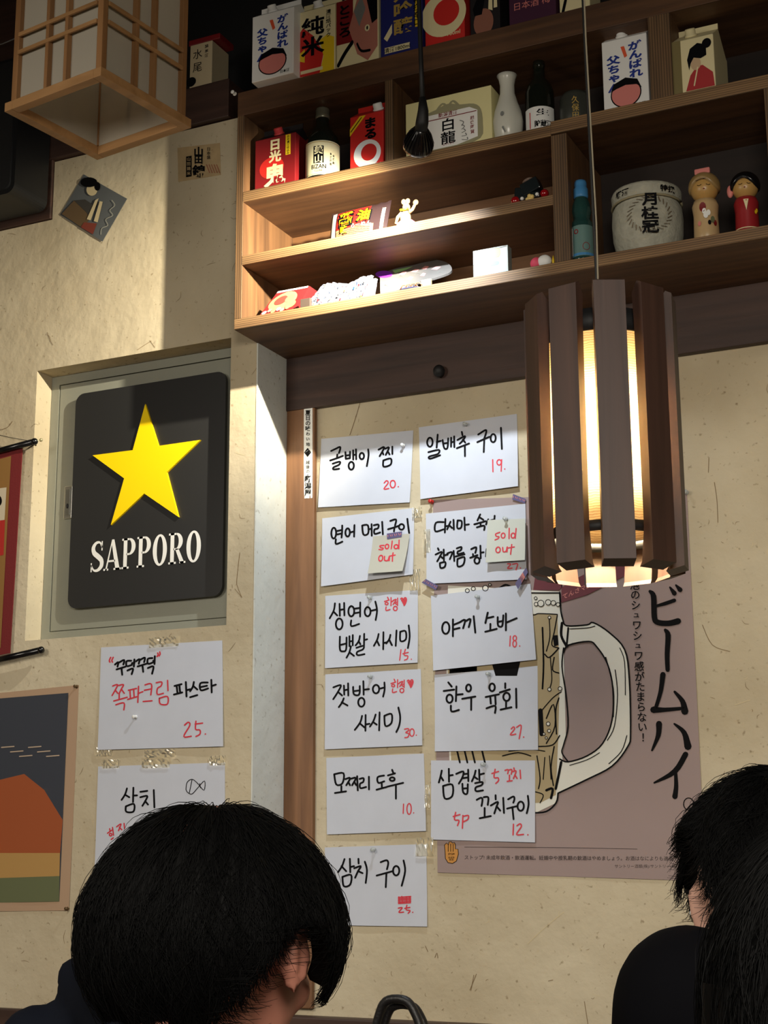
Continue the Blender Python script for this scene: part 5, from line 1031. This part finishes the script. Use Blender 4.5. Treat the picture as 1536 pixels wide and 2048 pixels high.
# ---- black spotlight on its rod
SC_ = aty(838, 282, 2.28); ax = Vector((-.50, .78, -.38)).normalized(); q = ax.to_track_quat('Z', 'Y').to_matrix()
root = thing('spotlight', 'black ribbed spotlight bulb hanging on a thin black rod before the shelf', 'spotlight', SC_)
M_HS = mat('heatsink_black', (15, 15, 17), .25, coat=.3)
MB().lathe([(.006, -.030), (.011, -.028), (.0145, -.020), (.019, -.012), (.0245, .002), (.0268, .010), (.0268, .016), (.0245, .0165), (.0235, .012), (.001, .010)], SC_, 36, q).build('housing', M_HS, root)
fn = MB()
for k in range(24):
    a = 2 * PI * k / 24; d = Vector((math.cos(a), math.sin(a), 0)); t = Vector((-math.sin(a), math.cos(a), 0)) * .0006
    P = [d * .013 + Vector((0, 0, -.027)), d * .0215 + Vector((0, 0, -.014)), d * .0275 + Vector((0, 0, .002)), d * .0275 + Vector((0, 0, .012)), d * .0235 + Vector((0, 0, .002)), d * .0135 + Vector((0, 0, -.020))]
    vs = [SC_ + q @ (p_ - t) for p_ in P] + [SC_ + q @ (p_ + t) for p_ in P]; fn.add(vs, [tuple(range(6)), tuple(range(11, 5, -1))] + [(i, (i + 1) % 6, 6 + (i + 1) % 6, 6 + i) for i in range(6)])
fn.build('cooling_fins', M_HS, root)
MB().lathe([(.001, .0130), (.0225, .0130), (.0238, .0160), (.001, .0155)], SC_, 28, q).build('lens', mat('lens_lit', (255, 250, 235), .2, emit=(255, 246, 226), estr=6), root)
A = SC_ - ax * .026; 
MB().tube([A, A - ax * .010 + Vector((.001, 0, .006)), A - ax * .012 + Vector((.003, 0, .026)), A - ax * .012 + Vector((.002, 0, .050))], [.0115, .0115, .0095, .006], 16).build('socket', M_DARK, root)
A = A - ax * .012
MB().tube([A + Vector((.002, 0, .048)), A + Vector((0, 0, .12)), A + Vector((-.004, 0, .3)), A + Vector((-.006, 0, 3.4 - A.z))], [.0048, .0042, .0042, .0042], 10).build('rod', M_DARK, root)

# ---- loudspeaker in the left corner, thin cable
Xr = aty(56, 300, 2.50).x; zb = aty(30, 402, 2.5).z
root = thing('loudspeaker', 'black loudspeaker with rounded corners on the dark wall, upper left edge', 'speaker', (Xr - .12, 2.52, zb))
P = rrect(Xr - .24, Xr, zb, zb + .33, .022)
MB().prism(P, lambda u, v, k: Vector((u, 2.46 + .115 * k, v))).build('cabinet', mat('speaker_black', (17, 18, 20), .5), root)
MB().prism(rrect(Xr - .23, Xr - .01, zb + .01, zb + .32, .016), lambda u, v, k: Vector((u, 2.455 + .005 * k, v))).build('grille', mat('speaker_grille', (12, 12, 13), .7, bump=.6, bscale=900), root)
tag(MB().tube([aty(-20, 92, 2.3), aty(4, 88, 2.3), aty(30, 77, 2.3), aty(60, 60, 2.32)], .0013, 6).build('cable', mat('cable_grey', (96, 98, 98), .5)), 'thin grey cable beside the left post of the paper lantern', 'cable')
# ================================================================== PEOPLE
def remesh(mb, name, m, parent, vox=.006, smooth=6, label=None):
    o = mb.build(name, m, parent, label); me0 = o.data
    r = o.modifiers.new('r', 'REMESH'); r.mode = 'VOXEL'; r.voxel_size = vox; r.use_smooth_shade = True
    s = o.modifiers.new('s', 'SMOOTH'); s.factor = .5; s.iterations = smooth
    dg = bpy.context.evaluated_depsgraph_get(); dg.update(); me = bpy.data.meshes.new_from_object(o.evaluated_get(dg))
    o.modifiers.clear(); o.data = me; bpy.data.meshes.remove(me0); me.name = name
    if not me.materials: me.materials.append(m)
    return o
def limb(mb, pts, rs):
    """overlapping balls and cones from joint to joint"""
    for i, p_ in enumerate(pts): mb.ball(p_, rs[i] * .99, 14, 8)
    for i in range(len(pts) - 1): mb.tube([pts[i], pts[i + 1]], [rs[i], rs[i + 1]], 14)
def frame_mat(face, up=(0, 0, 1)):
    F = Vector(face).normalized(); U = Vector(up); Rv = F.cross(U).normalized(); U = Rv.cross(F).normalized()
    return Matrix((Rv, F, U)).transposed()      # local x = the person's right, y = forwards, z = up
def body(root, H, face, tilt, sh_face, neck_len=.10, lean=Vector((0, 0, 0)), arms=True, skin=M_SKIN):
    """one continuous skin surface: head with face, neck, trunk, arms, legs folded on a seat"""
    Hm = frame_mat(face) @ Matrix.Rotation(-tilt, 3, 'X'); L = lambda x, y, z: H + Hm @ Vector((x, y, z)); b = MB()
    b.ball(L(0, -.012, .02), (.074, .092, .088), 28, 18, Hm); b.ball(L(0, .030, -.035), (.060, .058, .068), 24, 14, Hm); b.ball(L(0, .050, -.085), (.034, .032, .028), 18, 10, Hm)
    b.ball(L(0, .070, -.010), (.046, .022, .040), 18, 10, Hm)
    b.tube([L(0, .084, .018), L(0, .102, -.022), L(0, .094, -.034)], [.009, .013, .010], 10)
    b.ball(L(0, .086, -.060), (.023, .009, .008), 12, 8, Hm); b.ball(L(0, .076, .028), (.044, .012, .010), 14, 8, Hm)
    for s in (-1, 1):
        b.ball(L(s * .030, .074, .012), (.014, .011, .011), 12, 8, Hm); b.ball(L(s * .040, .062, -.030), (.022, .020, .02), 12, 8, Hm)
        er = Hm @ Matrix.Rotation(s * -.42, 3, 'Z') @ Matrix.Rotation(.15, 3, 'X')
        b.ball(L(s * .081, -.006, -.012), (.006, .017, .030), 12, 10, er); b.tube([L(s * .078, .008, .006), L(s * .087, -.004, .017), L(s * .091, -.020, .008), L(s * .088, -.020, -.012), L(s * .080, -.006, -.036)], [.005, .0055, .006, .0055, .006], 8)
    Tm = frame_mat(sh_face); N0 = L(0, -.026, -.06); B = Vector((H.x, H.y, H.z - .245)) + lean; T = lambda x, y, z: B + Tm @ Vector((x, y, z))
    limb(b, [N0, T(0, -.015, .055), T(0, -.01, .0)], [.054, .054, .066])
    b.ball(T(0, -.01, -.03), (.165, .085, .055), 24, 12, Tm); b.ball(T(0, 0, -.13), (.165, .105, .15), 24, 14, Tm); b.ball(T(0, 0, -.30), (.140, .10, .15), 24, 14, Tm); b.ball(T(0, -.01, -.44), (.165, .12, .11), 24, 12, Tm)
    for s in (-1, 1):
        limb(b, [T(s * .175, -.005, -.05), T(s * .190, .04, -.31), T(s * .13, .26, -.36)], [.052, .042, .030])
        limb(b, [T(s * .085, .02, -.47), T(s * .11, .42, -.46), T(s * .11, .40, -.90)], [.085, .062, .042]); b.ball(T(s * .11, .46, -.93), (.042, .11, .034), 14, 8, Tm)
        hw = T(s * .13, .26, -.36)
        b.ball(T(s * .125, .315, -.365), (.036, .046, .016), 14, 8, Tm)
        for k in range(4):
            x_ = s * (.103 + .017 * k) if s > 0 else s * (.103 + .017 * k); ln = (.060, .070, .066, .052)[k]
            limb(b, [T(x_, .345, -.362), T(x_, .345 + ln * .55, -.358), T(x_, .345 + ln, -.374)], [.0095, .0088, .0078])
        limb(b, [T(s * .10, .30, -.36), T(s * .075, .325, -.355), T(s * .070, .355, -.362)], [.011, .010, .0088])
    remesh(b, 'body', skin, root, .0055, 5)
    return L, T, Hm, Tm
def eyes(root, L, Hm):
    for s in (-1, 1):
        o = MB().ball(L(s * .029, .0795, .012), (.0085, .006, .0042), 14, 10, Hm).build('eye', M_WHITE, root)
        MB().ball(L(s * .029, .0848, .012), (.0034, .0012, .0034), 10, 8, Hm).build('iris', M_BLK, o)
        MB().tube([L(s * .014, .0865, .030), L(s * .028, .084, .033), L(s * .040, .077, .030)], [.0018, .0024, .0012], 6).build('eyebrow', M_HAIR, root)
def shirt(root, T, Tm, m, name='shirt', hood=None, long=False):
    tr = MB(); tr.ball(T(0, -.01, -.47), (.178, .135, .10), 24, 12, Tm)
    for s in (-1, 1): limb(tr, [T(s * .085, .02, -.48), T(s * .11, .42, -.47), T(s * .11, .40, -.86)], [.100, .075, .055])
    remesh(tr, 'trousers', mat('trousers_dark', (18, 18, 22), .85, spec=.2), root, .009, 4)
    b = MB(); b.ball(T(0, -.01, -.035), (.185, .100, .066), 28, 14, Tm); b.ball(T(0, 0, -.13), (.182, .122, .155), 24, 14, Tm); b.ball(T(0, 0, -.30), (.162, .118, .16), 24, 14, Tm); b.ball(T(0, -.01, -.43), (.180, .135, .10), 24, 12, Tm)
    for s in (-1, 1): limb(b, [T(s * .178, -.005, -.055), T(s * .192, .036, -.29), T(s * .138, .235, -.355)] if long else [T(s * .178, -.005, -.055), T(s * .19, .02, -.19)], [.066, .056, .042] if long else [.066, .060])
    if hood: hood(b)
    return remesh(b, name, m, root, .007, 5)
def hair(root, H, Hm, rfun, thmax, n=2600, seed=1, strand=.04, lift=.006, r0=.0009, crown=(0, -.25, 1), m=M_HAIR, drop=0.0, name='hair'):
    """closed cap of hair plus many tapering strands combed from the crown; az 0 = forwards, 90 = the person's right"""
    rnd = random.Random(seed); Cq = Vector(crown).normalized(); F0 = Vector((0, 1, 0)); Y_ = (F0 - Cq * F0.dot(Cq)).normalized(); X_ = Y_.cross(Cq)
    def pt(az, th, e=0.0):
        a = math.radians(az); t = math.radians(th); d = Cq * math.cos(t) + (Y_ * math.cos(a) + X_ * math.sin(a)) * math.sin(t)
        return H + Hm @ (d * (rfun(az, th) + e))
    b = MB(); NA, NT = 72, 26
    g = lambda u, v, e: pt(u * 360, max(v * thmax(u * 360), .5), e + .0022 * math.sin(u * 150 + 3 * math.sin(v * 6)) * min(1, v * 3))
    b.grid(lambda u, v: g(u, v, 0), NA, NT); b.grid(lambda u, v: g(1 - u, v, -.016), NA, NT)
    b.add([g(i / NA, 1, 0) for i in range(NA + 1)] + [g(i / NA, 1, -.016) for i in range(NA + 1)], [(i, i + 1, NA + 2 + i, NA + 1 + i) for i in range(NA)])
    o = b.build(name, m, root)
    sb = MB(); V = []; Fc = []
    for k in range(n):
        az = rnd.uniform(0, 360); tm = thmax(az); th = tm * math.sqrt(rnd.uniform(.002, .98)); L_ = rnd.uniform(.6, 1.3) * strand / .1 * 57.3; daz = rnd.gauss(0, 9); e0 = rnd.uniform(-.001, .001); l_ = abs(rnd.gauss(0, 1)) * lift
        pts = []
        for j in range(6):
            t = j / 5; q_ = pt(az + daz * t * t, min(th + L_ * t, tm + 7 + drop), e0 + l_ * math.sin(t * PI * .8) + .002 * t); q_ = q_ + Vector((0, 0, -drop * .0 * t))
            pts.append(q_)
        base = len(V); 
        for j, p_ in enumerate(pts):
            r = r0 * (1 - .85 * (j / 5)) + .00008; d = (pts[min(j + 1, 5)] - pts[max(j - 1, 0)]); 
            d = d.normalized() if d.length > 1e-7 else Vector((0, 0, 1)); a = d.cross(Vector((.3, .2, .9))).normalized(); c_ = d.cross(a)
            V += [p_ + a * r, p_ - a * r * .5 + c_ * r * .87, p_ - a * r * .5 - c_ * r * .87]
        for j in range(5):
            for i in range(3): i2 = (i + 1) % 3; Fc.append((base + 3 * j + i, base + 3 * j + i2, base + 3 * j + 3 + i2, base + 3 * j + 3 + i))
    sb.add(V, Fc, True); so = sb.build('strands', m, o, kind='stuff'); return o
def bump(x, c, w_): d = (x - c + 180) % 360 - 180; return math.exp(-(d / w_) ** 2)

# ---- the man in front with his back to the camera
H1 = aty(428, 1880, 1.12); face1 = (0, 1, 0)
root = thing('person', 'person seen from behind, thick short black hair, right ear showing, dark navy hooded jacket', 'person', (H1.x, H1.y, 0))
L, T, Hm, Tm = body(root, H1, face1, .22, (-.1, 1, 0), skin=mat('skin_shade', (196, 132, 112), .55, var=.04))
eyes(root, L, Hm)
def r1(az, th):
    d = (az % 360); f = math.cos(math.radians(d)); s_ = abs(math.sin(math.radians(d))); m_ = math.sin(math.radians(min(th, 120)))
    r = .105 + .006 * (-f) * m_ - .004 * s_ * m_ + .007 * bump(th, 95, 30) * s_
    r += .006 * bump(az, 285, 30) * bump(th, 95, 25) - .008 * bump(th, 0, 10) + .003 * math.sin(az * .21) * m_
    return r
hair(root, H1 + Vector((0, 0, .008)), Hm, r1, lambda az: 88 + 24 * (1 - math.cos(math.radians(az))) / 2 * 1.35 + 20 * bump(az, 70, 13) - 30 * bump(az, 110, 24) + 14 * bump(az, 260, 40) + 26 * bump(az, 205, 38), 11000, 3, .05, .0026, r0=.00042)
M_JKT = mat('jacket_navy', (8, 12, 22), .85, spec=.1)
def hood1(b):
    limb(b, [aty(185, 1972, 1.13), aty(230, 2010, 1.12), aty(330, 2075, 1.08)], [.030, .040, .05])
    b.box(aty(132, 1960, 1.13).x, aty(230, 1960, 1.13).x, 1.11, 1.15, aty(180, 2060, 1.13).z, aty(180, 1912, 1.13).z, .01)
    b.ball(aty(180, 2110, 1.13), (.045, .05, .05)); b.ball(aty(70, 2085, 1.11), (.034, .03, .032))
jk = shirt(root, T, Tm, M_JKT, 'hooded_jacket', hood1, True)

# ---- the diner on the right, head bowed
H2 = aty(1580, 1806, 1.45); root = thing('person', 'person with tousled short black hair and bowed head, black T-shirt', 'person', (H2.x, H2.y, 0))
face2 = (-.95, .22, 0)
L2, T2, Hm2, Tm2 = body(root, H2, face2, .26, (-.5, .85, 0), lean=Vector((.092, -.05, .222)), skin=M_SKIN)
eyes(root, L2, Hm2)
def r2(az, th):
    s_ = abs(math.sin(math.radians(az))); return .104 + .012 * bump(th, 0, 45) + .006 * s_ * bump(th, 95, 30) + .005 * math.sin(az * .13 + th * .05) + .010 * bump(az, 262, 26) * bump(th, 105, 22)
hair(root, H2 + Vector((0, 0, .004)), Hm2, r2, lambda az: 84 + 26 * (1 - math.cos(math.radians(az))) / 2 * 1.3 + 14 * bump(az, 8, 15) - 40 * bump(az, 316, 34), 11000, 8, .034, .0028, r0=.0004)
shirt(root, T2, Tm2, mat('tshirt_black', (4, 4, 7), .9, spec=.08), 't_shirt')
# ---- the nearer person at the right edge, long black hair
H3 = aty(1845, 2050, .80); root = thing('person', 'person with long straight black hair cut by the lower right corner, seen from behind', 'person', (H3.x, H3.y, 0))
L3, T3, Hm3, Tm3 = body(root, H3, (.2, 1, 0), .15, (.2, 1, 0))
eyes(root, L3, Hm3)
hair(root, H3 + Vector((0, 0, .006)), Hm3, lambda az, th: .102 + .004 * math.sin(az * .1) + (.0 if th < 90 else .00022 * (th - 90)), lambda az: 80 + 60 * min(1, (1 - math.cos(math.radians(az))) / 1.1), 9000, 5, .07, .0025, r0=.0003)
b = MB()
def lock(u, v):
    a = math.radians(-100 - 160 * u); rr = .098 + .012 * math.sin(v * 2.2); c_ = H3 + Vector((0, -.01, 0)); 
    d = Hm3 @ Vector((-math.sin(a) * 1.0, math.cos(a), 0)); d.z = 0
    return Vector((c_.x + d.x * rr * (1 + .03 * math.sin(u * 60)), c_.y + d.y * rr, H3.z + .02 - .34 * v))
b.grid(lock, 60, 16); b.grid(lambda u, v: (lock(1 - u, v) - H3) * 1 + H3 + (Vector((H3.x, H3.y, lock(1 - u, v).z)) - lock(1 - u, v)) * .2, 60, 16)
b.build('long_hair', M_HAIR, root)
shirt(root, T3, Tm3, mat('top_black', (12, 12, 16), .85, spec=.2), 'top', None, True)

# ---- bag on the bench along the wall
bc = aty(797, 2110, 2.30)
struct(MB().box(-3.3, 1.4, 2.15, 2.56, .0, .42, .01).build('trim_8', M_BEAM))
root = thing('handbag', 'black leather bag of which only the arched handle shows at the bottom edge', 'bag', (bc.x, 2.33, .425))
hz = aty(797, 2000, 2.30).z; L_ = aty(745, 2048, 2.30); R2_ = aty(848, 2048, 2.30)
MB().box(bc.x - .17, bc.x + .17, 2.25, 2.40, .425, hz - .17, .02).build('bag_body', mat('bag_leather', (20, 19, 20), .45, bump=.2, bscale=200), root)
hp_ = catmull([(L_.x - .012, hz - .18), (L_.x - .008, hz - .09), (L_.x + .008, hz - .035), (bc.x - .022, hz - .003), (bc.x + .012, hz), (R2_.x - .016, hz - .018), (R2_.x - .004, hz - .05), (R2_.x + .004, hz - .10), (R2_.x + .008, hz - .18)], 5)
MB().tube([Vector((x, 2.30, z)) for x, z in hp_], .0072, 12).build('handle', MATS['bag_leather'], root)
MB().tube([Vector((x + .004, 2.316, z - .010)) for x, z in hp_], .0072, 12).build('handle', MATS['bag_leather'], root)
